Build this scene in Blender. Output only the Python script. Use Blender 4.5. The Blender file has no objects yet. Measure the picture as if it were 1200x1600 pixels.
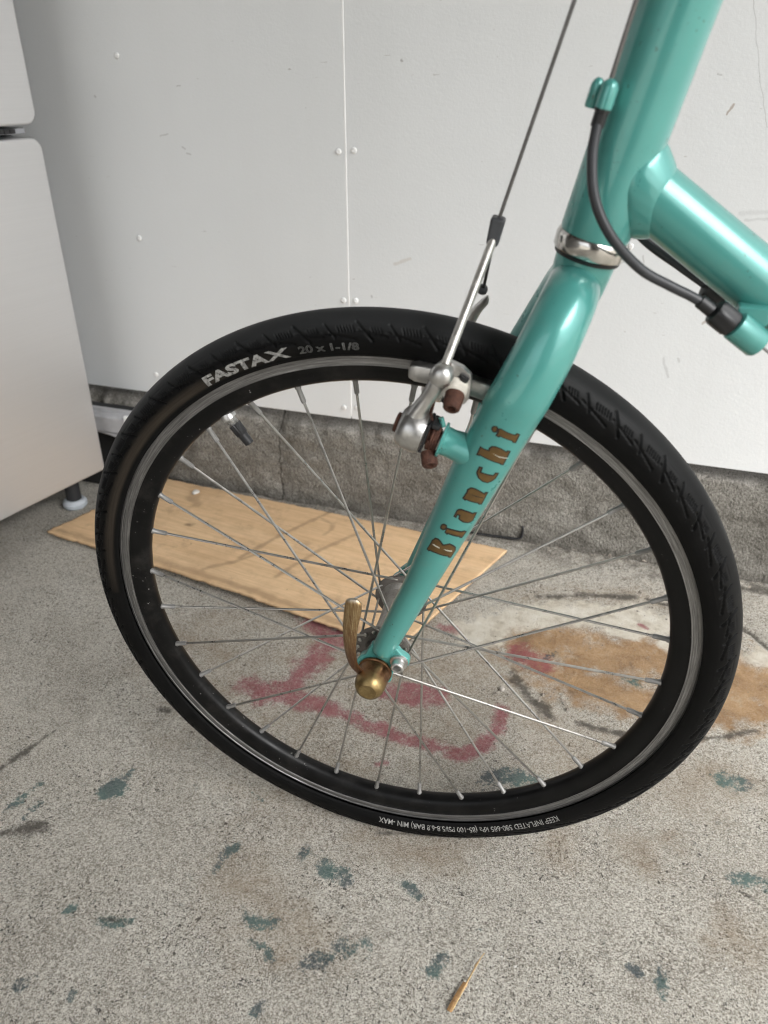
import bpy, bmesh, math, random
import numpy as np
from mathutils import Vector, Matrix
from mathutils.geometry import delaunay_2d_cdt

random.seed(7)
rng = np.random.default_rng(7)
PI = math.pi
scene = bpy.context.scene
COL = scene.collection

# ------------------------------------------------------------------ camera
CAM_LOC = (0.151858, -0.479149, 0.641376)
CAM_R = ((0.948893, 0.315503, 0.000835), (0.157084, -0.470427, -0.868343), (-0.273571, 0.824096, -0.495942))
cd = bpy.data.cameras.new('camera')
cam = bpy.data.objects.new('camera', cd)
COL.objects.link(cam)
r_, d_, f_ = (Vector(v).normalized() for v in CAM_R)
cam.matrix_world = Matrix(((r_.x, -d_.x, -f_.x, CAM_LOC[0]), (r_.y, -d_.y, -f_.y, CAM_LOC[1]),
                           (r_.z, -d_.z, -f_.z, CAM_LOC[2]), (0, 0, 0, 1)))
cd.sensor_fit = 'HORIZONTAL'
cd.sensor_width = 36.0
cd.lens = 36.0 * 1227.66 / 1200.0
cd.clip_start = 0.02
cd.clip_end = 500
cd.dof.use_dof = True
cd.dof.focus_distance = 0.66
cd.dof.aperture_fstop = 11.0
scene.camera = cam

# ------------------------------------------------------------------ sky, sun, exposure
SUN_EL, SUN_AZ = math.radians(50), math.radians(130)      # azimuth clockwise from +Y
world = bpy.data.worlds.new('World')
scene.world = world
world.use_nodes = True
wn = world.node_tree
wn.nodes.clear()
sky = wn.nodes.new('ShaderNodeTexSky')
sky.sky_type = 'NISHITA'
sky.sun_disc = False
sky.sun_elevation = SUN_EL
sky.sun_rotation = SUN_AZ
sky.dust_density = 4.0
sky.air_density = 1.0
sky.ozone_density = 1.0
hsv = wn.nodes.new('ShaderNodeHueSaturation')
hsv.inputs['Saturation'].default_value = 0.15           # an overcast sky is nearly grey
bg = wn.nodes.new('ShaderNodeBackground')
bg.inputs['Strength'].default_value = 0.13
wo = wn.nodes.new('ShaderNodeOutputWorld')
wn.links.new(sky.outputs[0], hsv.inputs['Color'])
wn.links.new(hsv.outputs[0], bg.inputs['Color'])
wn.links.new(bg.outputs[0], wo.inputs['Surface'])
sl = bpy.data.lights.new('sun', 'SUN')
sl.energy = 2.2
sl.angle = math.radians(50)
sl.color = (1.0, 0.995, 0.985)
sun = bpy.data.objects.new('sun', sl)
COL.objects.link(sun)
sd = Vector((math.sin(SUN_AZ) * math.cos(SUN_EL), math.cos(SUN_AZ) * math.cos(SUN_EL), math.sin(SUN_EL)))
sun.rotation_euler = (-sd).to_track_quat('-Z', 'Y').to_euler()
sun.location = (2, -3, 4)
vs = scene.view_settings
vs.view_transform = 'Standard'
vs.look = 'None'
vs.exposure = 1.38
vs.gamma = 1.0
vs.use_curve_mapping = False
scene.render.engine = 'CYCLES'
scene.cycles.max_bounces = 8
scene.cycles.filter_width = 1.1
scene.cycles.diffuse_bounces = 4

# ------------------------------------------------------------------ helpers
def link(name, me, mat=None, parent=None, loc=(0, 0, 0), smooth=True):
    o = bpy.data.objects.new(name, me)
    COL.objects.link(o)
    o.location = loc
    if mat is not None:
        me.materials.clear()
        me.materials.append(mat)
    if parent is not None:
        o.parent = parent
    if smooth:
        me.shade_smooth()
    return o

def tag(o, label=None, cat=None, group=None, kind=None):
    if label: o['label'] = label
    if cat: o['category'] = cat
    if group: o['group'] = group
    if kind: o['kind'] = kind
    return o

def empty(name, loc=(0, 0, 0)):
    o = bpy.data.objects.new(name, None)
    COL.objects.link(o)
    o.location = loc
    o.empty_display_size = 0.05
    return o

def pymesh(name, verts, faces):
    me = bpy.data.meshes.new(name)
    me.from_pydata([tuple(map(float, v)) for v in verts], [], [tuple(map(int, f)) for f in faces])
    me.update()
    return me

def gridmesh(name, P, wrap_u=False, wrap_v=False, flip=False):
    """P: (nu, nv, 3) array of points -> quads, built through foreach_set"""
    nu, nv = P.shape[:2]
    iu = np.arange(nu if wrap_u else nu - 1)
    iv = np.arange(nv if wrap_v else nv - 1)
    A, B = np.meshgrid(iu, iv, indexing='ij')
    a = A * nv + B
    b = ((A + 1) % nu) * nv + B
    c = ((A + 1) % nu) * nv + (B + 1) % nv
    d = A * nv + (B + 1) % nv
    q = np.stack([a, d, c, b] if flip else [a, b, c, d], -1).reshape(-1, 4).astype(np.int32)
    me = bpy.data.meshes.new(name)
    me.vertices.add(nu * nv)
    me.vertices.foreach_set('co', P.reshape(-1).astype(np.float32))
    n = len(q)
    me.loops.add(n * 4)
    me.loops.foreach_set('vertex_index', q.reshape(-1))
    me.polygons.add(n)
    me.polygons.foreach_set('loop_start', np.arange(0, n * 4, 4, dtype=np.int32))
    me.update(calc_edges=True)
    me.validate()
    return me

def catmull(P, n):
    P = np.asarray(P, float)
    m = len(P) - 1
    t = np.linspace(0, m, n)
    i = np.clip(np.floor(t).astype(int), 0, m - 1)
    u = (t - i)[:, None]
    g = lambda k: P[np.clip(k, 0, m)]
    a, b, c, d = g(i - 1), g(i), g(i + 1), g(i + 2)
    return .5 * (2 * b + (c - a) * u + (2 * a - 5 * b + 4 * c - d) * u ** 2 + (3 * b - a - 3 * c + d) * u ** 3)

def tube_arrays(pts, rad, seg=16, squash=None):
    """round tube along points; rad scalar or per point; caps closed"""
    pts = np.asarray(pts, float)
    n = len(pts)
    rad = np.full(n, rad, float) if np.isscalar(rad) else np.asarray(rad, float)
    T = np.gradient(pts, axis=0)
    T /= np.linalg.norm(T, axis=1)[:, None]
    up = np.array([0, 1., 0]) if abs(T[0] @ np.array([0, 1., 0])) < .9 else np.array([1., 0, 0])
    V = [up - (up @ T[0]) * T[0]]
    for k in range(1, n):
        v = V[-1] - (V[-1] @ T[k]) * T[k]
        V.append(v)
    V = np.array([v / np.linalg.norm(v) for v in V])
    U = np.cross(V, T)
    a = np.linspace(0, 2 * PI, seg, endpoint=False)
    su = 1.0 if squash is None else squash
    P = pts[:, None] + rad[:, None, None] * (su * np.cos(a)[None, :, None] * U[:, None] + np.sin(a)[None, :, None] * V[:, None])
    verts = P.reshape(-1, 3)
    faces = []
    for i in range(n - 1):
        for j in range(seg):
            faces.append((i * seg + j, i * seg + (j + 1) % seg, (i + 1) * seg + (j + 1) % seg, (i + 1) * seg + j))
    faces.append(tuple(range(seg)))
    faces.append(tuple((n - 1) * seg + j for j in reversed(range(seg))))
    return verts, faces

def lathe_arrays(p0, axis, prof, seg=32):
    """prof: list of (distance along axis, radius) from p0"""
    ax = Vector(axis).normalized()
    ref = Vector((0, 1, 0)) if abs(ax.y) < .9 else Vector((1, 0, 0))
    u = (ref - ref.dot(ax) * ax).normalized()
    v = ax.cross(u)
    verts, faces = [], []
    p0 = Vector(p0)
    for (s, r) in prof:
        for k in range(seg):
            a = 2 * PI * k / seg
            verts.append(p0 + ax * s + (u * math.cos(a) + v * math.sin(a)) * max(r, 1e-5))
    for i in range(len(prof) - 1):
        for k in range(seg):
            faces.append((i * seg + k, i * seg + (k + 1) % seg, (i + 1) * seg + (k + 1) % seg, (i + 1) * seg + k))
    faces.append(tuple(reversed(range(seg))))
    faces.append(tuple((len(prof) - 1) * seg + k for k in range(seg)))
    return verts, faces

def prism_arrays(poly, y0, y1):
    """polygon in (x, z) extruded along y"""
    n = len(poly)
    verts = [(x, y0, z) for x, z in poly] + [(x, y1, z) for x, z in poly]
    faces = [tuple(range(n)), tuple(reversed(range(n, 2 * n)))]
    for i in range(n):
        j = (i + 1) % n
        faces.append((i, i + n, j + n, j))
    return verts, faces

class MB:
    def __init__(self):
        self.v, self.f = [], []
    def add(self, vf, M=None):
        v, f = vf
        o = len(self.v)
        self.v += [tuple(M @ Vector(p)) if M is not None else tuple(p) for p in v]
        self.f += [tuple(i + o for i in q) for q in f]
        return self
    def tube(self, *a, **k): return self.add(tube_arrays(*a, **k))
    def lathe(self, *a, **k): return self.add(lathe_arrays(*a, **k))
    def prism(self, *a, **k): return self.add(prism_arrays(*a, **k))
    def box(self, lo, hi):
        x0, y0, z0 = lo; x1, y1, z1 = hi
        v = [(x0, y0, z0), (x1, y0, z0), (x1, y1, z0), (x0, y1, z0), (x0, y0, z1), (x1, y0, z1), (x1, y1, z1), (x0, y1, z1)]
        f = [(0, 3, 2, 1), (4, 5, 6, 7), (0, 1, 5, 4), (1, 2, 6, 5), (2, 3, 7, 6), (3, 0, 4, 7)]
        return self.add((v, f))
    def build(self, name, mat, parent=None, loc=(0, 0, 0), bevel=0, segs=2, angle=35, smooth=True):
        me = pymesh(name, self.v, self.f)
        bm = bmesh.new()
        bm.from_mesh(me)
        bmesh.ops.recalc_face_normals(bm, faces=bm.faces)
        if bevel:
            es = [e for e in bm.edges if len(e.link_faces) == 2 and e.calc_face_angle(0) > math.radians(angle)]
            bmesh.ops.bevel(bm, geom=es, offset=bevel, segments=segs, affect='EDGES', profile=.5, clamp_overlap=True)
        bm.to_mesh(me)
        bm.free()
        o = link(name, me, mat, parent, loc, smooth)
        if smooth:
            me.set_sharp_from_angle(angle=math.radians(40))
            if bevel:
                wn_ = o.modifiers.new('weighted_normal', 'WEIGHTED_NORMAL')
                wn_.keep_sharp = True
        return o

# numpy value noise ------------------------------------------------
def vnoise(x, y, seed=0):
    r = np.random.default_rng(seed).random((256, 256))
    xi = np.floor(x).astype(int); yi = np.floor(y).astype(int)
    fx = x - xi; fy = y - yi
    fx = fx * fx * (3 - 2 * fx); fy = fy * fy * (3 - 2 * fy)
    g = lambda a, b: r[a & 255, b & 255]
    return (g(xi, yi) * (1 - fx) + g(xi + 1, yi) * fx) * (1 - fy) + (g(xi, yi + 1) * (1 - fx) + g(xi + 1, yi + 1) * fx) * fy

def fbm(x, y, seed=0, oct=4):
    s, a, t = 0, 1, 0
    for k in range(oct):
        s = s + a * vnoise(x * 2 ** k, y * 2 ** k, seed + k)
        t += a
        a *= .5
    return s / t

def segdist(X, Y, pts):
    d = np.full(X.shape, 1e9)
    pts = np.asarray(pts, float)
    for (ax, ay), (bx, by) in zip(pts[:-1], pts[1:]):
        dx, dy = bx - ax, by - ay
        t = np.clip(((X - ax) * dx + (Y - ay) * dy) / (dx * dx + dy * dy + 1e-12), 0, 1)
        d = np.minimum(d, np.hypot(X - ax - t * dx, Y - ay - t * dy))
    return d

# ------------------------------------------------------------------ materials
class Nodes:
    def __init__(self, name):
        self.m = bpy.data.materials.new(name)
        self.m.use_nodes = True
        self.t = self.m.node_tree
        self.t.nodes.clear()
        self.out = self.t.nodes.new('ShaderNodeOutputMaterial')
        self.b = self.t.nodes.new('ShaderNodeBsdfPrincipled')
        self.t.links.new(self.b.outputs[0], self.out.inputs[0])
        self._tc = None
    def set(self, node, key, val):
        s = node.inputs[key]
        if hasattr(val, 'is_linked') or isinstance(val, bpy.types.NodeSocket):
            self.t.links.new(val, s)
        elif isinstance(val, (tuple, list)):
            s.default_value = (*val, 1.0) if (len(val) == 3 and s.type == 'RGBA') else val
        else:
            s.default_value = val
    def p(self, **kw):
        names = dict(color='Base Color', rough='Roughness', metal='Metallic', coat='Coat Weight', coatr='Coat Roughness',
                     normal='Normal', ior='IOR', spec='Specular IOR Level', aniso='Anisotropic')
        for k, v in kw.items():
            self.set(self.b, names[k], v)
        return self.m
    def tc(self, kind='Object'):
        if self._tc is None:
            self._tc = self.t.nodes.new('ShaderNodeTexCoord')
        return self._tc.outputs[kind]
    def map(self, vec, scale=(1, 1, 1), rot=(0, 0, 0), loc=(0, 0, 0)):
        n = self.t.nodes.new('ShaderNodeMapping')
        self.t.links.new(vec, n.inputs[0])
        n.inputs['Scale'].default_value = scale
        n.inputs['Rotation'].default_value = rot
        n.inputs['Location'].default_value = loc
        return n.outputs[0]
    def noise(self, scale, detail=4, rough=.55, vec=None, dist=0):
        n = self.t.nodes.new('ShaderNodeTexNoise')
        self.t.links.new(vec if vec is not None else self.tc(), n.inputs['Vector'])
        n.inputs['Scale'].default_value = scale
        n.inputs['Detail'].default_value = detail
        n.inputs['Roughness'].default_value = rough
        n.inputs['Distortion'].default_value = dist
        return n.outputs[0]
    def voro(self, scale, feature='F1', vec=None, out='Distance', rnd=1.0):
        n = self.t.nodes.new('ShaderNodeTexVoronoi')
        n.feature = feature
        self.t.links.new(vec if vec is not None else self.tc(), n.inputs['Vector'])
        n.inputs['Scale'].default_value = scale
        n.inputs['Randomness'].default_value = rnd
        return n.outputs[out]
    def ramp(self, fac, stops, interp='LINEAR'):
        n = self.t.nodes.new('ShaderNodeValToRGB')
        n.color_ramp.interpolation = interp
        while len(n.color_ramp.elements) < len(stops):
            n.color_ramp.elements.new(.5)
        for e, (pos, c) in zip(n.color_ramp.elements, stops):
            e.position = pos
            e.color = (c, c, c, 1) if isinstance(c, (int, float)) else (*c, 1)
        self.t.links.new(fac, n.inputs[0])
        return n.outputs[0]
    def mix(self, fac, a, b, mode='MIX'):
        n = self.t.nodes.new('ShaderNodeMix')
        n.data_type = 'RGBA'
        n.blend_type = mode
        n.clamp_factor = True
        for key, v in ((0, fac), (6, a), (7, b)):
            if isinstance(v, bpy.types.NodeSocket): self.t.links.new(v, n.inputs[key])
            elif isinstance(v, (tuple, list)): n.inputs[key].default_value = (*v[:3], 1)
            else: n.inputs[key].default_value = v
        return n.outputs[2]
    def math(self, op, a, b=0.0, clamp=False):
        n = self.t.nodes.new('ShaderNodeMath')
        n.operation = op
        n.use_clamp = clamp
        for i, v in enumerate((a, b)):
            if isinstance(v, bpy.types.NodeSocket): self.t.links.new(v, n.inputs[i])
            else: n.inputs[i].default_value = v
        return n.outputs[0]
    def bump(self, h, strength=.3, dist=.001, normal=None):
        n = self.t.nodes.new('ShaderNodeBump')
        n.inputs['Strength'].default_value = strength
        n.inputs['Distance'].default_value = dist
        self.t.links.new(h, n.inputs['Height'])
        if normal is not None: self.t.links.new(normal, n.inputs['Normal'])
        return n.outputs[0]
    def stroke(self, pos, a, b, r):
        """1 on a short mark from a to b (x, z in metres) on a board facing y, 0 away from it"""
        def vm(op, x, y):
            n = self.t.nodes.new('ShaderNodeVectorMath')
            n.operation = op
            for i, v in enumerate((x, y)):
                if isinstance(v, bpy.types.NodeSocket): self.t.links.new(v, n.inputs[i])
                elif v is not None: n.inputs[i].default_value = v
            return n
        D = (b[0] - a[0], 0, b[1] - a[1])
        L2 = D[0] ** 2 + D[2] ** 2 + 1e-9
        v = vm('SUBTRACT', pos, (a[0], 0, a[1])).outputs[0]
        t = self.math('MULTIPLY', vm('DOT_PRODUCT', v, D).outputs['Value'], 1 / L2, clamp=True)
        sc = vm('SCALE', D, None)
        self.t.links.new(t, sc.inputs['Scale'])
        d = vm('LENGTH', vm('SUBTRACT', v, sc.outputs[0]).outputs[0], None).outputs['Value']
        return self.math('SUBTRACT', 1.0, self.math('MULTIPLY', d, 1 / r), clamp=True)
    def attr(self, name, out='Color'):
        n = self.t.nodes.new('ShaderNodeAttribute')
        n.attribute_name = name
        return n.outputs[out]
    def sep(self, c):
        n = self.t.nodes.new('ShaderNodeSeparateColor')
        self.t.links.new(c, n.inputs[0])
        return n.outputs
    def sepxyz(self, v):
        n = self.t.nodes.new('ShaderNodeSeparateXYZ')
        self.t.links.new(v, n.inputs[0])
        return n.outputs
    def comb(self, x, y, z):
        n = self.t.nodes.new('ShaderNodeCombineXYZ')
        for i, v in enumerate((x, y, z)):
            if isinstance(v, bpy.types.NodeSocket): self.t.links.new(v, n.inputs[i])
            else: n.inputs[i].default_value = v
        return n.outputs[0]

def m_simple(name, color, rough=.5, metal=0., var=.25, scale=60, bump=0., coat=0., spec=.5, bscale=None):
    N = Nodes(name)
    nz = N.noise(scale, 5, .6)
    lo = tuple(c * (1 - var) for c in color); hi = tuple(min(1, c * (1 + var)) for c in color)
    col = N.ramp(nz, [(.3, lo), (.7, hi)])
    rr = N.ramp(nz, [(.3, max(.02, rough * .85)), (.7, min(1, rough * 1.15))])
    kw = dict(color=col, rough=rr, metal=metal, coat=coat, spec=spec)
    if bump:
        kw['normal'] = N.bump(N.noise(bscale or scale * 6, 4), bump, .0006)
    return N.p(**kw)

def m_celeste():
    N = Nodes('celeste_paint')
    nz = N.noise(18, 4)
    base = N.ramp(nz, [(.3, (.074, .300, .270)), (.7, (.084, .335, .302))])
    chips = N.math('MULTIPLY', N.ramp(N.noise(330, 3, .5), [(.66, 0.), (.70, 1.)]), N.ramp(N.noise(26, 2), [(.50, 0.), (.62, 1.)]))
    pale = N.math('MULTIPLY', N.ramp(N.noise(270, 2, .5, vec=N.map(N.tc(), loc=(3, 1, 2))), [(.72, 0.), (.75, 1.)]),
                  N.ramp(N.noise(22, 2, vec=N.map(N.tc(), loc=(7, 1, 2))), [(.56, 0.), (.66, 1.)]))
    col = N.mix(chips, base, (.05, .13, .11))
    col = N.mix(pale, col, (.55, .68, .63))
    grime = N.ramp(N.noise(90, 6, .65), [(.55, 0.), (.8, .18)])
    col = N.mix(grime, col, (.16, .26, .22))
    rough = N.ramp(N.noise(45, 5, .6), [(.3, .26), (.75, .40)])
    orange = N.bump(N.noise(420, 2), .04, .0004)
    return N.p(color=col, rough=rough, metal=.22, coat=.6, coatr=.055, normal=orange)

def m_rubber():
    N = Nodes('tyre_rubber')
    x, y, z = N.sepxyz(N.tc())
    rad = N.math('SQRT', N.math('ADD', N.math('MULTIPLY', x, x), N.math('MULTIPLY', z, z)))
    ang = N.math('ARCTAN2', z, x)
    streak = N.noise(1, 5, .6, vec=N.comb(N.math('MULTIPLY', rad, 900), N.math('MULTIPLY', ang, 7), N.math('MULTIPLY', y, 60)))
    nz = N.noise(70, 6, .65)
    col = N.ramp(nz, [(.3, (.0014, .0015, .0016)), (.75, (.0036, .0036, .0036))])
    # dust rubbed into the sidewall just above the rim, on the front-upper part of the wheel
    band = N.ramp(rad, [(.2335 / .3, 0.), (.2355 / .3, 1.), (.2385 / .3, .9), (.2425 / .3, 0.)])
    # colour ramps clamp to 0..1, so feed radius / 0.3
    b2 = N.t.nodes[-1]
    rs = N.math('DIVIDE', rad, .3)
    N.t.links.new(rs, b2.inputs[0])
    adeg = N.math('DIVIDE', ang, PI)
    am = N.ramp(adeg, [(.57, 0.), (.70, 1.), (.93, .85), (1.0, .25)])
    dust = N.math('MULTIPLY', N.math('MULTIPLY', band, am), N.ramp(streak, [(.2, .35), (.7, .9)]))
    col = N.mix(N.math('MULTIPLY', dust, .36), col, (.135, .108, .080))
    worn = N.ramp(nz, [(.55, 0.), (.9, .06)])
    col = N.mix(worn, col, (.055, .053, .05))
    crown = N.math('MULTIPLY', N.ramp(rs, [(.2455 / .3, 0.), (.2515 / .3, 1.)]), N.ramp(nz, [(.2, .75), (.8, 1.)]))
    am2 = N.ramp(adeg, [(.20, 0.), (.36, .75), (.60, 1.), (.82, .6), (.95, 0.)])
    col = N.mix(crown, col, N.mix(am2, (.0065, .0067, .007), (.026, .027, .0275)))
    specks = N.ramp(N.voro(420), [(.05, 1.), (.07, 0.)])
    specks = N.math('MULTIPLY', specks, N.ramp(N.noise(160, 2), [(.66, 0.), (.72, .8)]))
    col = N.mix(specks, col, (.35, .34, .32))
    nrm = N.bump(N.noise(900, 3), .12, .0004)
    return N.p(color=col, rough=N.ramp(nz, [(.3, .45), (.7, .6)]), spec=.14, normal=nrm)

def m_rim(kind):
    N = Nodes('rim_' + kind)
    x, y, z = N.sepxyz(N.tc())
    rad = N.math('SQRT', N.math('ADD', N.math('MULTIPLY', x, x), N.math('MULTIPLY', z, z)))
    ang = N.math('ARCTAN2', z, x)
    st = N.noise(1, 6, .7, vec=N.comb(N.math('MULTIPLY', rad, 1600), N.math('MULTIPLY', ang, 9), N.math('MULTIPLY', y, 40)))
    if kind == 'track':
        col = N.ramp(st, [(.28, (.085, .083, .080)), (.5, (.20, .196, .19)), (.72, (.38, .375, .365))])
        return N.p(color=col, metal=.75, rough=N.ramp(st, [(.2, .5), (.8, .3)]), normal=N.bump(st, .35, .0006))
    nz = N.noise(60, 5)
    col = N.ramp(nz, [(.3, (.0018, .0019, .0020)), (.75, (.0045, .0045, .0045))])
    sp = N.math('MULTIPLY', N.ramp(N.noise(300, 3, .6), [(.69, 0.), (.72, 1.)]), N.ramp(N.noise(45, 3), [(.48, 0.), (.6, 1.)]))
    side = N.ramp(N.math('DIVIDE', N.math('ADD', x, .25), .5), [(.0, 1.), (.55, .55), (.8, .08)])
    sp = N.math('MULTIPLY', sp, side)
    col = N.mix(sp, col, (.5, .49, .47))
    dust = N.math('MULTIPLY', N.ramp(N.noise(35, 6, .7), [(.5, 0.), (.85, .25)]), side)
    col = N.mix(dust, col, (.12, .11, .10))
    return N.p(color=col, rough=N.ramp(nz, [(.3, .30), (.7, .45)]), spec=.2)

def m_metal(name, color, rough=.32, metal=1.0, dirt=(.08, .06, .045), dirtamt=.35, scale=140):
    N = Nodes(name)
    nz = N.noise(scale, 6, .65)
    col = N.ramp(nz, [(.3, tuple(c * .8 for c in color)), (.7, tuple(min(1, c * 1.12) for c in color))])
    d = N.ramp(N.noise(scale * .6, 6, .7, vec=N.map(N.tc(), loc=(4, 4, 4))), [(.52, 0.), (.75, dirtamt)])
    col = N.mix(d, col, dirt)
    rr = N.ramp(nz, [(.3, rough * .8), (.7, min(1, rough * 1.3))])
    return N.p(color=col, metal=N.math('SUBTRACT', metal, N.math('MULTIPLY', d, .6)), rough=rr, normal=N.bump(N.noise(scale * 5, 3), .06, .0004))

def m_rust(name='rusty_steel', a=(.040, .016, .011), b=(.115, .048, .030)):
    N = Nodes(name)
    nz = N.noise(260, 6, .7)
    col = N.ramp(nz, [(.28, a), (.62, b), (.82, (b[0] * 1.4, b[1] * 1.5, b[2] * 1.5))])
    return N.p(color=col, rough=.66, metal=.3, normal=N.bump(N.noise(700, 5, .75), .8, .0010))

WALL_MARKS = [((0.2053, 0.5928), (0.2101, 0.6017), 0.0016, 0.75, (0.22, 0.12, 0.05)), ((0.2244, 0.3587), (0.2276, 0.3615), 0.0022, 0.6, (0.22, 0.12, 0.05)), ((-0.1749, 0.6454), (-0.1732, 0.644), 0.0022, 0.7, (0.16, 0.14, 0.12)), ((-0.182, 0.4035), (-0.1602, 0.411), 0.003, 0.35, (0.4, 0.3, 0.2)), ((0.2396, 0.4894), (0.2897, 0.4947), 0.0035, 0.28, (0.33, 0.33, 0.33)), ((0.248, 0.4827), (0.2917, 0.4864), 0.0022, 0.35, (0.33, 0.33, 0.33)), ((0.2099, 0.699), (0.2309, 0.629), 0.0008, 0.5, (0.33, 0.33, 0.33)), ((0.2309, 0.629), (0.2503, 0.5796), 0.0008, 0.5, (0.33, 0.33, 0.33)), ((0.1852, 0.3088), (0.1959, 0.2839), 0.0022, 0.45, (0.33, 0.33, 0.33)), ((0.1405, 0.435), (0.1424, 0.4274), 0.0014, 0.4, (0.16, 0.14, 0.12)), ((-0.6222, 0.6014), (-0.6215, 0.5999), 0.0018, 0.5, (0.16, 0.14, 0.12)), ((-0.49, 0.6142), (-0.484, 0.615), 0.0012, 0.5, (0.16, 0.14, 0.12)), ((-0.5254, 0.5537), (-0.5128, 0.5556), 0.0012, 0.4, (0.16, 0.14, 0.12)), ((-0.4919, 0.54), (-0.4871, 0.5377), 0.0014, 0.45, (0.16, 0.14, 0.12)), ((-0.4859, 0.532), (-0.4801, 0.5306), 0.0014, 0.45, (0.16, 0.14, 0.12)), ((-0.1379, 0.2453), (-0.1338, 0.236), 0.0018, 0.4, (0.22, 0.12, 0.05)), ((0.1869, 0.6319), (0.191, 0.6307), 0.0012, 0.4, (0.16, 0.14, 0.12)), ((-0.2157, 0.3573), (-0.2148, 0.3556), 0.0018, 0.5, (0.16, 0.14, 0.12)), ((0.2039, 0.3108), (0.2063, 0.3059), 0.0018, 0.35, (0.16, 0.14, 0.12))]

def m_panel():
    N = Nodes('white_painted_board')
    o = N.tc()
    big = N.noise(1.6, 4, .55)
    col = N.ramp(big, [(.3, (.690, .705, .705)), (.7, (.735, .750, .752))])
    st = N.noise(1, 5, .6, vec=N.map(o, (9, 9, 1.1)))
    col = N.mix(N.ramp(st, [(.5, 0.), (.85, .12)]), col, (.50, .49, .47))
    scr = N.noise(1, 2, .5, vec=N.map(o, (55, 55, 240), rot=(0, .25, 0)))
    scm = N.math('MULTIPLY', N.ramp(scr, [(.735, 0.), (.765, 1.)]), N.ramp(N.noise(7, 2), [(.50, 0.), (.62, 1.)]))
    col = N.mix(N.math('MULTIPLY', scm, .55), col, (.22, .19, .16))
    xx, yy, zz_ = N.sepxyz(o)
    flat = N.comb(N.math('ADD', xx, N.math('MULTIPLY', N.math('SUBTRACT', N.noise(60, 3), .5), .006)), 0.0, N.math('ADD', zz_, N.math('MULTIPLY', N.math('SUBTRACT', N.noise(75, 3), .5), .006)))
    for a_, b_, r_, amt, c_ in WALL_MARKS:
        col = N.mix(N.math('MULTIPLY', N.math('MULTIPLY', N.stroke(flat, a_, b_, r_), 1.5, clamp=True), amt * .72), col, c_)
    peel = N.noise(330, 3, .5)
    fibre = N.noise(1, 3, .5, vec=N.map(o, (150, 150, 420)))
    h = N.math('ADD', peel, N.math('MULTIPLY', fibre, .6))
    h = N.math('ADD', h, N.math('MULTIPLY', N.noise(26, 3), 1.2))
    return N.p(color=col, rough=N.ramp(N.noise(30, 4), [(.3, .40), (.7, .52)]), spec=.45, normal=N.bump(h, .22, .0009))

def m_concrete_kerb():
    N = Nodes('old_concrete')
    o = N.tc()
    nz = N.noise(9, 8, .68)
    col = N.ramp(nz, [(.25, (.155, .144, .124)), (.5, (.285, .270, .238)), (.78, (.47, .45, .405))])
    fine = N.noise(420, 4, .7)
    col = N.mix(N.ramp(fine, [(.3, .55), (.6, 0.)]), col, (.065, .058, .05))
    col = N.mix(N.ramp(N.noise(300, 3, .6, vec=N.map(o, loc=(2, 5, 1))), [(.62, 0.), (.75, .6)]), col, (.42, .40, .37))
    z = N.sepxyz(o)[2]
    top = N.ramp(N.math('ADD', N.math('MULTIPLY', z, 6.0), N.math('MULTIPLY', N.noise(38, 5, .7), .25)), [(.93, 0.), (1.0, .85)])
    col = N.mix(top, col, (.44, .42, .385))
    drip = N.noise(1, 5, .65, vec=N.map(o, (30, 30, 3)))
    col = N.mix(N.ramp(drip, [(.52, 0.), (.8, .55)]), col, (.07, .062, .052))
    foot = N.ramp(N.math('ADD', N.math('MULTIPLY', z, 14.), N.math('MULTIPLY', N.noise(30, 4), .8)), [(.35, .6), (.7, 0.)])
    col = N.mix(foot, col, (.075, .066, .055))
    cx_ = N.math('ABSOLUTE', N.math('ADD', N.math('ADD', N.sepxyz(o)[0], .377), N.math('MULTIPLY', N.math('SUBTRACT', N.noise(40, 3), .5), .012)))
    col = N.mix(N.ramp(N.math('MULTIPLY', cx_, 100.), [(.05, .85), (.16, 0.)]), col, (.045, .040, .034))
    rub = N.noise(1, 4, .7, vec=N.map(o, (520, 520, 170)))
    col = N.mix(N.ramp(rub, [(.34, .8), (.52, 0.)]), col, (.055, .050, .042))
    col = N.mix(N.ramp(rub, [(.56, 0.), (.72, .55)]), col, (.40, .38, .34))
    h = N.math('ADD', N.math('ADD', N.noise(160, 6, .7), N.math('MULTIPLY', N.voro(300), .7)), rub)
    return N.p(color=col, rough=.9, spec=.2, normal=N.bump(h, .9, .003))

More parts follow.
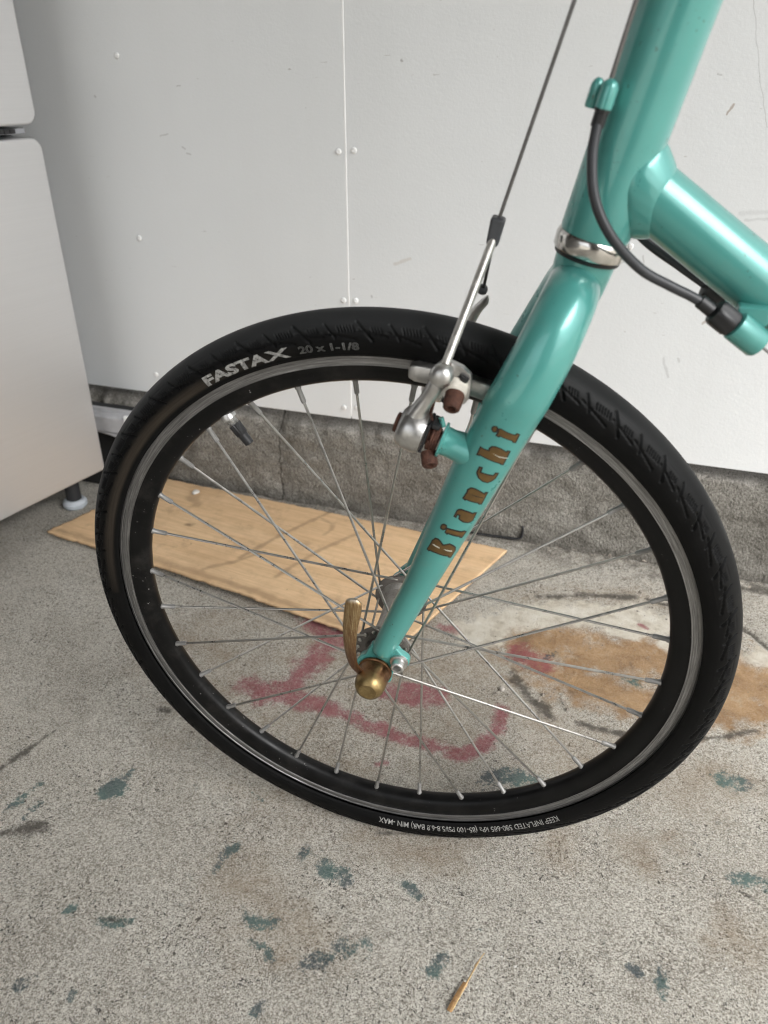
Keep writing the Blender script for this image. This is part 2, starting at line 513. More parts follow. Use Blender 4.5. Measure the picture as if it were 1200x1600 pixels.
def m_ground():
    N = Nodes('stained_concrete')
    o = N.tc()
    m1 = N.sep(N.attr('paint_a'))
    m2 = N.sep(N.attr('paint_b'))
    red, green, tan = m1[0], m1[1], m1[2]
    cream, dark, wash = m2[0], m2[1], m2[2]
    # cement colour at several scales: slow clouds, hand-sized mottling, smears from sweeping
    big = N.noise(3.2, 6, .6)
    col = N.ramp(big, [(.28, (.46, .425, .36)), (.5, (.59, .555, .485)), (.74, (.68, .65, .575))])
    blot = N.noise(11, 7, .62, vec=N.map(o, loc=(3, 7, 0)), dist=.6)
    col = N.mix(N.ramp(blot, [(.50, 0.), (.66, .5)]), col, (.29, .255, .21))
    col = N.mix(N.ramp(blot, [(.28, .75), (.46, 0.)]), col, (.70, .675, .61))
    mid = N.noise(42, 6, .68)
    col = N.mix(N.ramp(mid, [(.50, 0.), (.72, .5)]), col, (.255, .225, .182))
    smear = N.noise(1, 5, .6, vec=N.map(o, (9, 34, 1), rot=(0, 0, .9)))
    col = N.mix(N.ramp(smear, [(.56, 0.), (.72, .38)]), col, (.24, .225, .195))
    # sand: pale and brown grains of mixed size, ragged black pores
    sand = N.noise(640, 4, .75)
    gr = N.sep(N.voro(600, out='Color', vec=N.map(o, scale=(1, 1, 1))))[0]
    col = N.mix(.34, col, N.ramp(gr, [(0., (.12, .105, .085)), (.22, (.30, .27, .22)), (.6, (.50, .465, .40)), (.88, (.66, .63, .56)), (1., (.82, .80, .74))]))
    col = N.mix(N.ramp(sand, [(.36, .9), (.48, 0.)]), col, (.150, .128, .100))
    col = N.mix(N.ramp(sand, [(.52, 0.), (.62, .85)]), col, (.80, .77, .70))
    sand2 = N.noise(270, 4, .7, vec=N.map(o, loc=(1, 2, 3)))
    col = N.mix(N.ramp(sand2, [(.34, .7), (.46, 0.)]), col, (.205, .178, .142))
    patchy = N.noise(17, 4, .6, vec=N.map(o, loc=(5, 1, 2)))
    pore = N.noise(430, 3, .6, vec=N.map(o, loc=(9, 4, 2)))
    pit = N.math('MULTIPLY', N.ramp(pore, [(.355, 1.), (.395, 0.)]), N.ramp(patchy, [(.35, .2), (.6, 1.)]))
    col = N.mix(N.math('MULTIPLY', pit, .9), col, (.050, .045, .040))
    hole = N.math('MULTIPLY', N.ramp(N.noise(210, 2, .5, vec=N.map(o, loc=(2, 9, 5))), [(.300, 1.), (.325, 0.)]), N.ramp(patchy, [(.40, 0.), (.55, 1.)]))
    col = N.mix(N.math('MULTIPLY', hole, .85), col, (.06, .054, .047))
    gv = N.sep(N.voro(190, out='Color'))
    chipm = N.math('MULTIPLY', N.ramp(N.voro(190), [(.16, 1.), (.30, 0.)]), N.ramp(gv[0], [(.86, 0.), (.9, 1.)]))
    col = N.mix(N.math('MULTIPLY', chipm, .7), col, N.ramp(gv[2], [(0., (.09, .088, .085)), (.6, (.22, .18, .14)), (1., (.60, .57, .52))]))
    white = N.math('MULTIPLY', N.ramp(N.voro(80), [(.05, 1.), (.085, 0.)]), N.ramp(N.sep(N.voro(80, out='Color'))[0], [(.90, 0.), (.93, 1.)]))
    col = N.mix(white, col, (.8, .79, .77))
    # paint and stains: solid where thick, worn off the high grains towards the edges
    grain = N.math('ADD', N.math('MULTIPLY', N.noise(330, 5, .78), .75), N.math('MULTIPLY', N.noise(55, 5, .65), .6))
    def worn(mask, sharp, bias, gain, rag):
        t = N.math('ADD', N.math('MULTIPLY', mask, gain), N.math('MULTIPLY', N.math('SUBTRACT', grain, .65), rag))
        return N.math('MULTIPLY', N.math('SUBTRACT', t, .5 + bias), sharp, clamp=True)
    tn = N.ramp(N.noise(22, 7, .68, dist=.4), [(.25, (.14, .082, .042)), (.45, (.34, .195, .085)), (.62, (.47, .29, .14)), (.8, (.47, .385, .275))])
    ws = N.math('MULTIPLY', wash, N.ramp(N.noise(19, 6, .65, vec=N.map(o, loc=(8, 8, 1))), [(.25, .25), (.7, 1.)]))
    col = N.mix(N.math('MULTIPLY', ws, .72), col, (.285, .205, .125))
    col = N.mix(N.math('MULTIPLY', worn(tan, 1.2, -.2, 1.2, 1.3), .86), col, tn)
    col = N.mix(N.math('MULTIPLY', worn(cream, 1.8, -.08, 1.35, 1.4), .94), col, N.ramp(N.noise(45, 6, .65), [(.28, (.46, .40, .31)), (.48, (.68, .63, .53)), (.72, (.80, .765, .68))]))
    rc = N.ramp(N.noise(48, 6, .65), [(.28, (.225, .060, .072)), (.55, (.33, .085, .108)), (.75, (.41, .17, .18))])
    col = N.mix(N.math('MULTIPLY', worn(red, 1.5, -.04, 1.02, 2.2), .80), col, rc)
    gc = N.ramp(N.noise(16, 3), [(.40, (.062, .088, .100)), (.60, (.082, .160, .148))])
    col = N.mix(N.math('MULTIPLY', worn(green, 2.4, .02, .93, 3.4), .84), col, gc)
    col = N.mix(N.math('MULTIPLY', worn(dark, 1.8, -.04, 1.08, 2.0), .86), col, (.085, .076, .064))
    h = N.math('SUBTRACT', N.math('ADD', N.math('MULTIPLY', sand, 1.3), N.math('MULTIPLY', sand2, 1.2)), N.math('MULTIPLY', pit, .9))
    return N.p(color=col, rough=.86, spec=.25, normal=N.bump(h, 1.0, .0024))

def m_ply():
    N = Nodes('plywood')
    o = N.map(N.tc(), rot=(0, 0, math.radians(7)))
    ring = N.noise(1, 5, .6, vec=N.map(o, (3.0, 34, 20)), dist=.6)
    col = N.ramp(ring, [(.25, (.63, .425, .24)), (.5, (.70, .485, .285)), (.75, (.74, .535, .325))])
    fib = N.noise(1, 5, .7, vec=N.map(o, (18, 420, 60)))
    col = N.mix(N.ramp(fib, [(.35, .4), (.6, 0.)]), col, (.36, .225, .12))
    at = N.sep(N.attr('dirt'))[0]
    bl = N.math('MULTIPLY', N.math('MULTIPLY', at, 1.35), N.ramp(N.noise(55, 5, .7), [(.2, .5), (.7, 1.)]), clamp=True)
    col = N.mix(bl, col, (.16, .105, .062))
    col = N.mix(N.ramp(N.noise(11, 5, .65), [(.48, 0.), (.75, .55)]), col, (.40, .255, .14))
    col = N.mix(N.ramp(N.noise(26, 6, .7, vec=N.map(N.tc(), loc=(2, 2, 2))), [(.54, 0.), (.72, .5)]), col, (.30, .20, .125))
    col = N.mix(N.math('MULTIPLY', N.ramp(N.voro(75), [(.08, 1.), (.14, 0.)]), N.ramp(N.noise(40, 2), [(.6, 0.), (.66, .7)])), col, (.12, .08, .05))
    return N.p(color=col, rough=.72, spec=.3, normal=N.bump(fib, .25, .0006))

def m_stainless():
    N = Nodes('brushed_steel')
    o = N.tc()
    br = N.noise(1, 4, .6, vec=N.map(o, (2, 2.5, 900)))
    col = N.ramp(br, [(.3, (.610, .610, .614)), (.7, (.635, .635, .639))])
    sm = N.noise(4, 4)
    return N.p(color=col, metal=.65, rough=N.ramp(sm, [(.3, .38), (.7, .46)]), normal=N.bump(br, .02, .0003))

def m_lever():
    N = Nodes('rusty_brass_lever')
    o = N.tc()
    z = N.sepxyz(o)[2]
    groove = N.noise(1, 3, .6, vec=N.map(o, (1700, 500, 70)))
    nz = N.noise(150, 6, .7)
    col = N.ramp(groove, [(.30, (.22, .125, .062)), (.50, (.40, .27, .135)), (.70, (.62, .50, .29))])
    col = N.mix(N.ramp(nz, [(.48, 0.), (.75, .6)]), col, (.24, .115, .060))
    low = N.ramp(N.math('MULTIPLY', z, 10.), [(.30, 1.), (.60, 0.)])
    col = N.mix(N.math('MULTIPLY', low, .75), col, (.13, .055, .036))
    tip = N.ramp(N.math('ADD', N.math('MULTIPLY', z, 10.), N.math('MULTIPLY', nz, .04)), [(.845, 0.), (.875, .9)])
    col = N.mix(tip, col, (.52, .50, .44))
    return N.p(color=col, metal=.95, rough=N.ramp(nz, [(.3, .28), (.7, .5)]), normal=N.bump(groove, .45, .0006))

def m_endnut():
    N = Nodes('tarnished_brass_nut')
    o = N.tc()
    y = N.sepxyz(o)[1]
    nz = N.noise(140, 6, .7)
    col = N.ramp(nz, [(.3, (.19, .12, .05)), (.7, (.38, .285, .13))])
    base = N.ramp(N.math('ADD', N.math('MULTIPLY', y, 10.), N.math('ADD', 1.0, N.math('MULTIPLY', N.math('SUBTRACT', nz, .5), .12))), [(.27, 0.), (.34, .9)])
    col = N.mix(base, col, N.ramp(N.noise(220, 5, .7), [(.3, (.085, .035, .022)), (.7, (.24, .12, .055))]))
    return N.p(color=col, metal=.9, rough=N.ramp(nz, [(.3, .25), (.7, .5)]), normal=N.bump(N.noise(500, 4), .15, .0006))

M = {}
M['celeste'] = m_celeste()
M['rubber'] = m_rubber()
M['track'] = m_rim('track')
M['rimblack'] = m_rim('black')
M['spoke'] = m_metal('steel_spoke', (.46, .445, .42), .30, 1., dirtamt=.12)
M['nipple'] = m_metal('brass_nipple_grey', (.30, .295, .285), .5, .7, dirtamt=.4)
M['alu'] = m_metal('polished_aluminium', (.60, .595, .58), .36, 1., dirtamt=.10, scale=90)
M['hub'] = m_metal('dull_hub_aluminium', (.40, .38, .35), .45, .8, dirt=(.05, .04, .03), dirtamt=.75, scale=110)
M['dirtyhub'] = m_metal('greasy_flange', (.17, .155, .14), .5, .6, dirt=(.02, .016, .012), dirtamt=.85, scale=160)
M['rod'] = m_metal('satin_steel_rod', (.60, .585, .55), .42, .9, dirtamt=.2)
M['chrome'] = m_metal('nickel_cup', (.66, .645, .61), .17, 1., dirtamt=.15)
M['rust'] = m_rust()
M['brass'] = m_metal('tarnished_brass', (.34, .25, .10), .36, 1., dirt=(.10, .038, .018), dirtamt=.95, scale=120)
M['leverbrass'] = m_lever()
M['endbrass'] = m_endnut()
M['blackplastic'] = m_simple('black_plastic', (.014, .0145, .016), .42, var=.3, bump=.08)
M['housing'] = m_simple('grey_black_housing', (.028, .030, .034), .40, var=.2, bump=.05)
M['yoke'] = m_simple('dark_grey_yoke', (.050, .053, .058), .50, var=.3, bump=.2)
M['cable'] = m_metal('steel_cable', (.20, .195, .19), .42, 1., dirtamt=.2)
M['white'] = m_simple('white_washer', (.60, .57, .50), .55, var=.2, bump=.2, scale=200)
M['gold'] = m_simple('gold_brown_letter', (.100, .055, .013), .42, var=.28, scale=160)
M['letterblack'] = m_simple('black_letter_edge', (.014, .010, .007), .45, var=.2)
M['letterwhite'] = m_simple('pale_letter_slit', (.55, .56, .50), .5, var=.1)
M['tyrewhite'] = m_simple('worn_white_print', (.25, .247, .235), .65, var=.75, scale=420)
M['tyregrey'] = m_simple('moulded_grey_print', (.20, .20, .19), .6, var=.5, scale=700)
M['panel'] = m_panel()
M['screwpaint'] = m_simple('white_screw_paint', (.80, .80, .79), .38, var=.04, bump=.1)
M['kerb'] = m_concrete_kerb()
M['ground'] = m_ground()
M['ply'] = m_ply()
M['steel'] = m_stainless()
M['gasket'] = m_simple('dark_gasket', (.022, .023, .026), .6, var=.2)
M['fridgegrey'] = m_simple('grey_fridge_trim', (.30, .31, .33), .5, var=.1)
M['footwhite'] = m_simple('bluish_white_plastic', (.48, .52, .56), .4, var=.08)
M['railgrey'] = m_simple('grey_painted_rail', (.40, .40, .41), .48, var=.12, bump=.1)
M['voidblack'] = m_simple('hollow_black', (.012, .012, .012), .75, var=.3)
M['straw'] = m_simple('dry_straw', (.50, .35, .17), .7, var=.35, scale=300, bump=.3)
M['strawdark'] = m_simple('brown_straw', (.36, .21, .09), .7, var=.4, scale=300, bump=.3)
M['pebble'] = m_simple('pale_pebble', (.62, .59, .54), .8, var=.2, scale=200, bump=.4)
M['chip'] = m_simple('stone_chip', (.40, .37, .33), .85, var=.3, scale=300, bump=.4)
M['grit'] = m_simple('grit', (.24, .21, .175), .9, var=.6, scale=90, bump=.4)
M['leaf'] = m_simple('dead_leaf', (.16, .09, .045), .8, var=.5, scale=150, bump=.3)
M['sidewall'] = m_simple('light_blocker_grey', (.085, .083, .08), .85, var=.15, scale=8, bump=.3)  # dark grey shared by the added light blockers
M['seam'] = m_simple('seam_white', (.80, .80, .79), .4, var=.05)

# ================================================================== SETTING
STAINS = {'red': [([[-0.1474, 0.2771], [-0.1658, 0.2238], [-0.176, 0.1589], [-0.1962, 0.1315]], 0.022), ([[-0.2275, 0.1441], [-0.1785, 0.1374]], 0.02), ([[-0.1847, 0.1331], [-0.1057, 0.1353], [-0.0485, 0.1252], [-0.0022, 0.1178], [0.0405, 0.1176], [0.0598, 0.1317], [0.0693, 0.1644], [0.07, 0.2015]], 0.0125), ([[-0.1916, 0.1479], [-0.1472, 0.14], [-0.1153, 0.1397]], 0.016), ([[-0.0679, 0.1834], [-0.0291, 0.185], [-0.0079, 0.192]], 0.018), ([[-0.0409, 0.1981], [-0.0036, 0.2048]], 0.014), ([[0.0738, 0.3037], [0.104, 0.2884]], 0.026), ([[-0.0396, 0.0769], [-0.0315, 0.0824]], 0.006), ([[-0.0351, 0.3245], [-0.0153, 0.3212]], 0.01), ([[-0.2123, 0.2915], [-0.1599, 0.2523]], 0.02), ([[0.2119, 0.4111], [0.2202, 0.4068]], 0.004)], 'green': [([[-0.2899, -0.0411], [-0.2832, -0.0354]], 0.013), ([[-0.2783, -0.0224], [-0.282, -0.0102]], 0.004), ([[-0.2109, -0.1642], [-0.1965, -0.1618], [-0.1848, -0.1555]], 0.0065), ([[-0.241, -0.1617], [-0.2416, -0.1644]], 0.0065), ([[-0.0914, -0.1225], [-0.0758, -0.1234], [-0.0692, -0.1182]], 0.009), ([[-0.0772, -0.1388], [-0.0693, -0.1391]], 0.006), ([[-0.0273, -0.1394], [-0.0144, -0.1362]], 0.009), ([[-0.0036, -0.1201], [0.01, -0.1185], [0.0167, -0.1134]], 0.011), ([[-0.0434, -0.0575], [-0.0271, -0.059]], 0.012), ([[0.0763, 0.0957], [0.0878, 0.1058], [0.1109, 0.1072], [0.1247, 0.1031]], 0.013), ([[0.0816, 0.0801], [0.0885, 0.085]], 0.012), ([[0.3121, 0.054], [0.3282, 0.0539], [0.3388, 0.0528]], 0.009), ([[-0.369, -0.0949], [-0.3649, -0.0771], [-0.3606, -0.0586]], 0.007), ([[-0.3458, -0.0952], [-0.3443, -0.0785]], 0.006), ([[-0.2378, -0.2313], [-0.2367, -0.2282]], 0.008), ([[-0.0492, -0.1891], [-0.0466, -0.1832]], 0.006), ([[-0.1925, -0.2266], [-0.1948, -0.2222]], 0.004), ([[0.0755, -0.1162], [0.0778, -0.1044]], 0.008), ([[0.0443, -0.0552], [0.0299, -0.0468]], 0.006), ([[0.248, -0.0533], [0.2516, -0.0788]], 0.005), ([[0.2257, -0.0607], [0.2334, -0.0636]], 0.005), ([[0.1157, 0.3177], [0.1023, 0.3003]], 0.006), ([[0.2023, 0.2968], [0.2174, 0.29]], 0.008), ([[0.3056, 0.1721], [0.324, 0.1695]], 0.012), ([[-0.1467, -0.0002], [-0.134, -0.0043]], 0.003), ([[-0.0709, -0.0527], [-0.0708, -0.0381]], 0.005), ([[-0.0596, -0.1445], [-0.0564, -0.1463]], 0.006), ([[-0.1406, -0.0899], [-0.142, -0.0691], [-0.1339, -0.0591]], 0.006)], 'tan': [([[0.085, 0.335], [0.125, 0.345], [0.17, 0.325], [0.214, 0.350], [0.253, 0.3381], [0.2898, 0.326], [0.349, 0.345], [0.42, 0.35]], 0.062), ([[0.10, 0.285], [0.1689, 0.265], [0.2194, 0.258], [0.2817, 0.263], [0.3442, 0.2875], [0.42, 0.3103]], 0.040), ([[0.0519, 0.3578], [0.0695, 0.3288]], 0.02)],
'wash': [([[-0.30, 0.21], [-0.25, 0.15]], 0.06), ([[-0.16, 0.085], [-0.10, 0.045]], 0.05), ([[-0.17, 0.24], [-0.05, 0.21], [0.04, 0.26]], 0.09), ([[0.03, 0.26], [0.10, 0.20], [0.15, 0.16]], 0.05), ([[0.25, 0.15], [0.31, 0.18]], 0.035), ([[0.222, 0.0594], [0.2312, 0.048]], 0.018), ([[0.156, 0.0375], [0.1606, 0.0245]], 0.012), ([[0.3088, -0.0103], [0.3187, -0.0128]], 0.02), ([[0.2506, 0.0764], [0.2562, 0.0859]], 0.012), ([[-0.12, -0.09], [-0.05, -0.12]], 0.03), ([[-0.02, -0.01], [0.06, 0.0]], 0.02), ([[0.06, 0.42], [0.22, 0.47]], 0.03)],
'cream': [([[0.01, 0.325], [0.0494, 0.3714], [0.0959, 0.398], [0.1533, 0.413], [0.2109, 0.424], [0.2439, 0.415]], 0.033), ([[0.1809, 0.3866], [0.205, 0.3877]], 0.014), ([[0.2408, 0.3792], [0.2526, 0.3698]], 0.010), ([[0.3508, 0.3832], [0.3745, 0.404]], 0.018), ([[0.0073, 0.308], [0.0384, 0.3184]], 0.014)], 'dark': [([[-0.2146, -0.1635], [-0.1841, -0.1565]], 0.004), ([[0.0744, 0.4301], [0.1329, 0.4529], [0.2006, 0.4722]], 0.008), ([[-0.5884, 0.5526], [-0.5301, 0.5352]], 0.01), ([[0.2853, 0.5448], [0.3783, 0.5427]], 0.02), ([[-0.3563, -0.1182], [-0.3263, -0.1005]], 0.01), ([[-0.395, 0.0097], [-0.413, -0.0539]], 0.005), ([[0.0689, 0.2644], [0.0981, 0.2274], [0.1237, 0.2033]], 0.01), ([[0.1521, 0.2044], [0.2146, 0.2028], [0.3012, 0.2297], [0.342, 0.2553]], 0.006), ([[-0.3015, 0.0744], [-0.2921, 0.0753]], 0.006), ([[-0.0122, -0.0036], [0.0523, 0.0164], [0.109, 0.0445]], 0.004)]}

def axis_coords(lo, hi, step, far):
    a = np.arange(lo, hi + step * .5, step)
    out, d = [], step
    x = hi
    while x < far:
        d *= 1.6
        x += d
        out.append(x)
    neg, d = [], step
    x = lo
    while x > -far:
        d *= 1.6
        x -= d
        neg.append(x)
    return np.array(neg[::-1] + list(a) + out)

gx = axis_coords(-.90, .62, .0025, 60)
gy = axis_coords(-.46, .66, .0025, 60)
GX, GY = np.meshgrid(gx, gy, indexing='ij')
fine_area = (np.abs(GX + .14) < .80) & (np.abs(GY - .1) < .60)
GZ = np.zeros_like(GX)
wob = fbm(GX * 9, GY * 9, 3, 4) - .5
GZ += np.where(fine_area, wob * .0022, 0) - .0012
masks = {}
n1 = fbm(GX * 60, GY * 60, 11, 4) - .5
n2 = fbm(GX * 220, GY * 220, 31, 3) - .5
for key, strokes in STAINS.items():
    m = np.zeros_like(GX)
    for si, (pts, r) in enumerate(strokes):
        amp = (1.35 if si == 0 else rng.uniform(.62, 1.02)) if key == 'green' else 1.0
        pts = [tuple(q) for q in pts]
        if len(pts) == 1: pts = pts * 2
        d = segdist(GX, GY, pts)
        soft = {'red': .5, 'green': .45, 'tan': .6, 'cream': .6, 'dark': .8, 'wash': 1.3}[key]
        e = (r - d) / (r * soft) + n1 * 1.9 + n2 * .9
        m = np.maximum(m, np.clip(e * .5 + .35, 0, 1) * (d < r * 2.2) * amp)
    masks[key] = m
# broken thin screed: a step with a ragged edge beside the wheel on the right
edge = segdist(GX, GY, [(.22, .478), (.29, .470), (.336, .4525), (.351, .4434), (.3682, .4177), (.3946, .3853), (.46, .33)])
side = np.clip(1 - edge / .012, 0, 1)
GZ -= np.where(fine_area, side * .006 * (.5 + n1 + .5), 0)
masks_edge = side
masks['dark'] = np.maximum(masks['dark'], np.clip(1.6 - edge / .004 + n2 * 1.5, 0, 1) * fine_area)
# general dinge beside the kerb and a cleaner foreground
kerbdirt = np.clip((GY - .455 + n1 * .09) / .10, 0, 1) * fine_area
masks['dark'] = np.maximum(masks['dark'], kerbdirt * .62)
crack = segdist(GX, GY, [(.3141, .0412), (.322, .038), (.3294, .0333), (.338, .027), (.36, .015)]) + n2 * .004
masks['dark'] = np.maximum(masks['dark'], np.clip(1.2 - np.abs(crack) / .0022, 0, 1))
P = np.stack([GX, GY, GZ], -1)
gm = gridmesh('ground', P)
gnd = link('ground', gm, M['ground'])
tag(gnd, kind='structure')
for nm, ks in (('paint_a', ('red', 'green', 'tan')), ('paint_b', ('cream', 'dark', 'wash'))):
    at = gm.attributes.new(nm, 'FLOAT_COLOR', 'POINT')
    arr = np.zeros((GX.size, 4), np.float32)
    arr[:, 3] = 1
    for i, k in enumerate(ks):
        if k: arr[:, i] = masks[k].ravel()
    at.data.foreach_set('color', arr.ravel())

# ---- concrete footing (a rough plinth under the wall boards)
ky = np.arange(-1.6, 1.6, .006)
prof_n = 44
kt = np.clip((ky + .65) / 1.0, -.3, 1.3)
yb_, yt_ = .578 - .015 * kt, .5655 + .0165 * kt
KP = np.zeros((len(ky), prof_n, 3))
for j in range(prof_n):
    t = j / (prof_n - 1)
    if t < .72:                       # front face going up
        u = t / .72
        y = yb_ + (yt_ - yb_) * u
        z = -.03 + (.146 + .03) * u + 0 * ky
        up = np.clip((u - .8) / .2, 0, 1)
    else:                             # broken arris and the top going back
        u = (t - .72) / .28
        y = yt_ + u * .09
        z = .146 + .006 * min(1, u * 3) + 0 * ky
        up = 1.0
    nn = fbm(ky * 38, np.full_like(ky, z[0] * 38 + j * .2), 51, 4) - .5
    nf = fbm(ky * 130, np.full_like(ky, t * 24), 61, 3) - .5
    chip = np.clip(fbm(ky * 22, np.full_like(ky, 5.), 71, 3) - .52, 0, 1) * 4
    y = y + nn * .009 + nf * .0036
    wgt = math.exp(-((t - .72) / .07) ** 2)
    y = y + wgt * (.004 + .014 * chip)
    z = z - wgt * (.0035 + .010 * chip) + (nn * .006 + nf * .003) * (up if np.isscalar(up) else up)
    # vertical crack
    KP[:, j, 0] = ky
    KP[:, j, 1] = y + .005 * np.exp(-((ky + .375 + .004 * math.sin(j * 1.3)) / .0022) ** 2)
    KP[:, j, 2] = z
ftm = gridmesh('concrete_footing', KP)
foot = link('concrete_footing', ftm, M['kerb'])
tag(foot, 'rough grey concrete footing with broken top edge under the white wall', 'footing')

# ---- wall: white boards with screws
WY = .570
wall = empty('wall', (0, WY, .165))
tag(wall, 'white painted board wall with vertical seam and painted screws', 'wall')
wb = MB()
wb.box((-1.6, WY + .011, .172), (1.9, WY + .05, 2.5))
wb.build('wall_backing', M['kerb'], wall, loc=(0, -WY, -.165))
seams = [-1.16, -.2500, .66, 1.57]
screw_pos = {0: [(-.5762, .650), (-.5833, .4134), (-.59, .1985), (-.2594, .541), (-.2574, .3475), (-.2610, .1832), (-.576, .89), (-.260, .735), (-.260, .93), (-.576, 1.12)],
             1: [(-.2380, .5431), (-.2389, .3481), (-.2398, .1854), (.1236, .4454), (-.238, .737), (-.238, .935), (.125, .66), (.125, .89), (.125, .20), (.646, .185), (.646, .36), (.646, .545)],
             2: [(.674, .185), (.674, .36), (.674, .545), (1.1, .43), (1.1, .2)]}
# one painted screw head
sv, sf = lathe_arrays((0, 0, 0), (0, -1, 0), [(0, .0040), (.0008, .0039), (.0016, .0031), (.0021, .0018), (.0017, .0010), (.0016, .0003)], 14)
screw_me = pymesh('screw', sv, sf)
screw_me.materials.append(M['screwpaint'])
screw_me.shade_smooth()
for k in range(3):
    x0, x1 = seams[k] + .0008, seams[k + 1] - .0008
    b = MB()
    dy = (.0, .0008, .0)[k]
    b.box((x0, WY - .0 + dy, .1655), (x1, WY + .0095, 2.45))
    pnl = b.build('wall_panel', M['panel'], wall, loc=(0, -WY, -.165), bevel=.0009, segs=2)
    if k == 1: pnl['label'] = 'white board right of the seam'
    if k == 0: pnl['label'] = 'white board left of the seam, behind the fridge'
    for (sx, sz) in screw_pos[k]:
        s = bpy.data.objects.new('screw', screw_me)
        COL.objects.link(s)
        s.parent = pnl
        s.location = (sx, WY + dy - .0002, sz)
        s.rotation_euler = (rng.normal(0, .1), rng.uniform(0, 6), 0)
sb = MB()  # thin white bead down the seam
zz = np.linspace(.17, 2.4, 300)
sb.tube(np.stack([np.full_like(zz, -.2500), np.full_like(zz, WY + .0012), zz], 1), .00135 + .0005 * (fbm(zz * 60, zz * 0, 4, 3) - .5), 8)
sb.build('seam_bead', M['seam'], wall, loc=(0, -WY, -.165))

# ---- added light blockers: two walls and a roof, all outside the frame
sw = MB().box((-1.62, -2.6, -.02), (-1.44, .55, 2.30))
tag(sw.build('side_wall_blocker', M['sidewall']), 'unseen grey side wall added to block light', 'wall')
rf = MB().box((-1.8, -2.7, 2.30), (1.75, .75, 2.42))
tag(rf.build('roof_blocker', M['sidewall']), kind='structure')
fw_ = MB().box((.2, -2.72, -.02), (1.7, -2.6, 2.30))
tag(fw_.build('front_wall_blocker', M['sidewall']), 'unseen grey wall behind the camera added to block light', 'wall')

# ---- plywood sheet on the ground
c0, c1, c2, c3 = np.array([-.678, .352]), np.array([-.605, .566]), np.array([.0134, .5244]), np.array([-.0735, .256])
nu, nv = 260, 110
U_, V_ = np.meshgrid(np.linspace(0, 1, nu), np.linspace(0, 1, nv), indexing='ij')
XY = ((1 - U_) * (1 - V_))[..., None] * c0 + ((1 - U_) * V_)[..., None] * c1 + (U_ * V_)[..., None] * c2 + (U_ * (1 - V_))[..., None] * c3
rag = (fbm(U_ * 60, V_ * 8, 81, 3) - .5) * .005
XY[..., 1] += rag * np.exp(-V_ * 30) + rag * np.exp(-(1 - V_) * 30)
XY[..., 0] += (fbm(V_ * 50, U_ * 3, 83, 3) - .5) * .006 * np.exp(-U_ * 40)
warp = .0035 + .004 * (1 - V_) * np.sin(U_ * PI) ** 2 + .002 * (fbm(U_ * 4, V_ * 3, 85, 2) - .5)
top = np.concatenate([XY, (warp + .0040)[..., None]], -1)
bot = np.concatenate([XY, (warp)[..., None]], -1)
me_t = gridmesh('plywood_board', top)
# closed solid: bottom + rim built by bmesh
bm = bmesh.new()
bm.from_mesh(me_t)
geom = bmesh.ops.extrude_face_region(bm, geom=bm.faces[:])
vs_new = [g for g in geom['geom'] if isinstance(g, bmesh.types.BMVert)]
bmesh.ops.translate(bm, verts=vs_new, vec=(0, 0, -.004))
bmesh.ops.recalc_face_normals(bm, faces=bm.faces)
bm.to_mesh(me_t)
bm.free()
ply = link('plywood_board', me_t, M['ply'], smooth=False)
tag(ply, 'thin tan plywood sheet lying on the concrete behind the wheel', 'board')
nvt = len(me_t.vertices)
co = np.zeros(nvt * 3, np.float32)
me_t.vertices.foreach_get('co', co)
co = co.reshape(-1, 3)
dm = np.zeros(nvt)
for pts, r, amt in (([(-.3549, .3743), (-.325, .4546), (-.2778, .5503)], .004, .45), ([(-.2844, .3455), (-.2518, .4326), (-.2142, .4976)], .004, .4),
                    ([(-.285, .521), (-.262, .509), (-.258, .492), (-.2621, .4756)], .0035, .3), ([(-.39, .33), (-.36, .36), (-.33, .40)], .004, .4),
                    ([(-.48, .4355), (-.474, .436)], .005, .9), ([(-.52, .52), (-.50, .50)], .010, .4), ([(-.66, .36), (-.40, .32), (-.1, .27)], .006, .35)):
    d = segdist(co[:, 0], co[:, 1], pts)
    dm = np.maximum(dm, np.clip(1.4 - d / r + (fbm(co[:, 0] * 90, co[:, 1] * 90, 5, 3) - .5) * 1.6, 0, 1) * amt)
at = me_t.attributes.new('dirt', 'FLOAT_COLOR', 'POINT')
arr = np.ones((nvt, 4), np.float32)
arr[:, :3] = dm[:, None]
at.data.foreach_set('color', arr.ravel())

# ================================================================== FRIDGE
fn = np.array([.9769, -.2135, 0.]); ft = np.array([.2135, .9769, 0.])
F0 = fn * -.735
fridge = empty('refrigerator', tuple(F0 - fn * .33 + ft * .02))
fridge.rotation_euler = (0, 0, math.atan2(ft[1], ft[0]))        # local x runs along the front towards the wall, local -y faces out
tag(fridge, 'stainless steel refrigerator with rounded doors standing beside the white wall', 'refrigerator')
FL = (-.02, -.33, 0)     # local offset from the empty to front-plane coordinates (t, depth)
def fr(mb, name, mat, parent, **k):
    return mb.build(name, mat, parent, loc=FL if parent is fridge else (0, 0, 0), **k)
def rounded_rect(x0, x1, z0, z1, r, n=8, corners=(1, 1, 1, 1)):
    out = []
    for (cx, cz, a0, on) in ((x1 - r, z0 + r, -PI / 2, corners[0]), (x1 - r, z1 - r, 0, corners[1]), (x0 + r, z1 - r, PI / 2, corners[2]), (x0 + r, z0 + r, PI, corners[3])):
        if on:
            for k in range(n + 1):
                a = a0 + PI / 2 * k / n
                out.append((cx + r * math.cos(a), cz + r * math.sin(a)))
        else:
            a = a0 + PI / 4
            s = math.sqrt(2) * r
            out.append((cx + s * math.cos(a), cz + s * math.sin(a)))
    return out
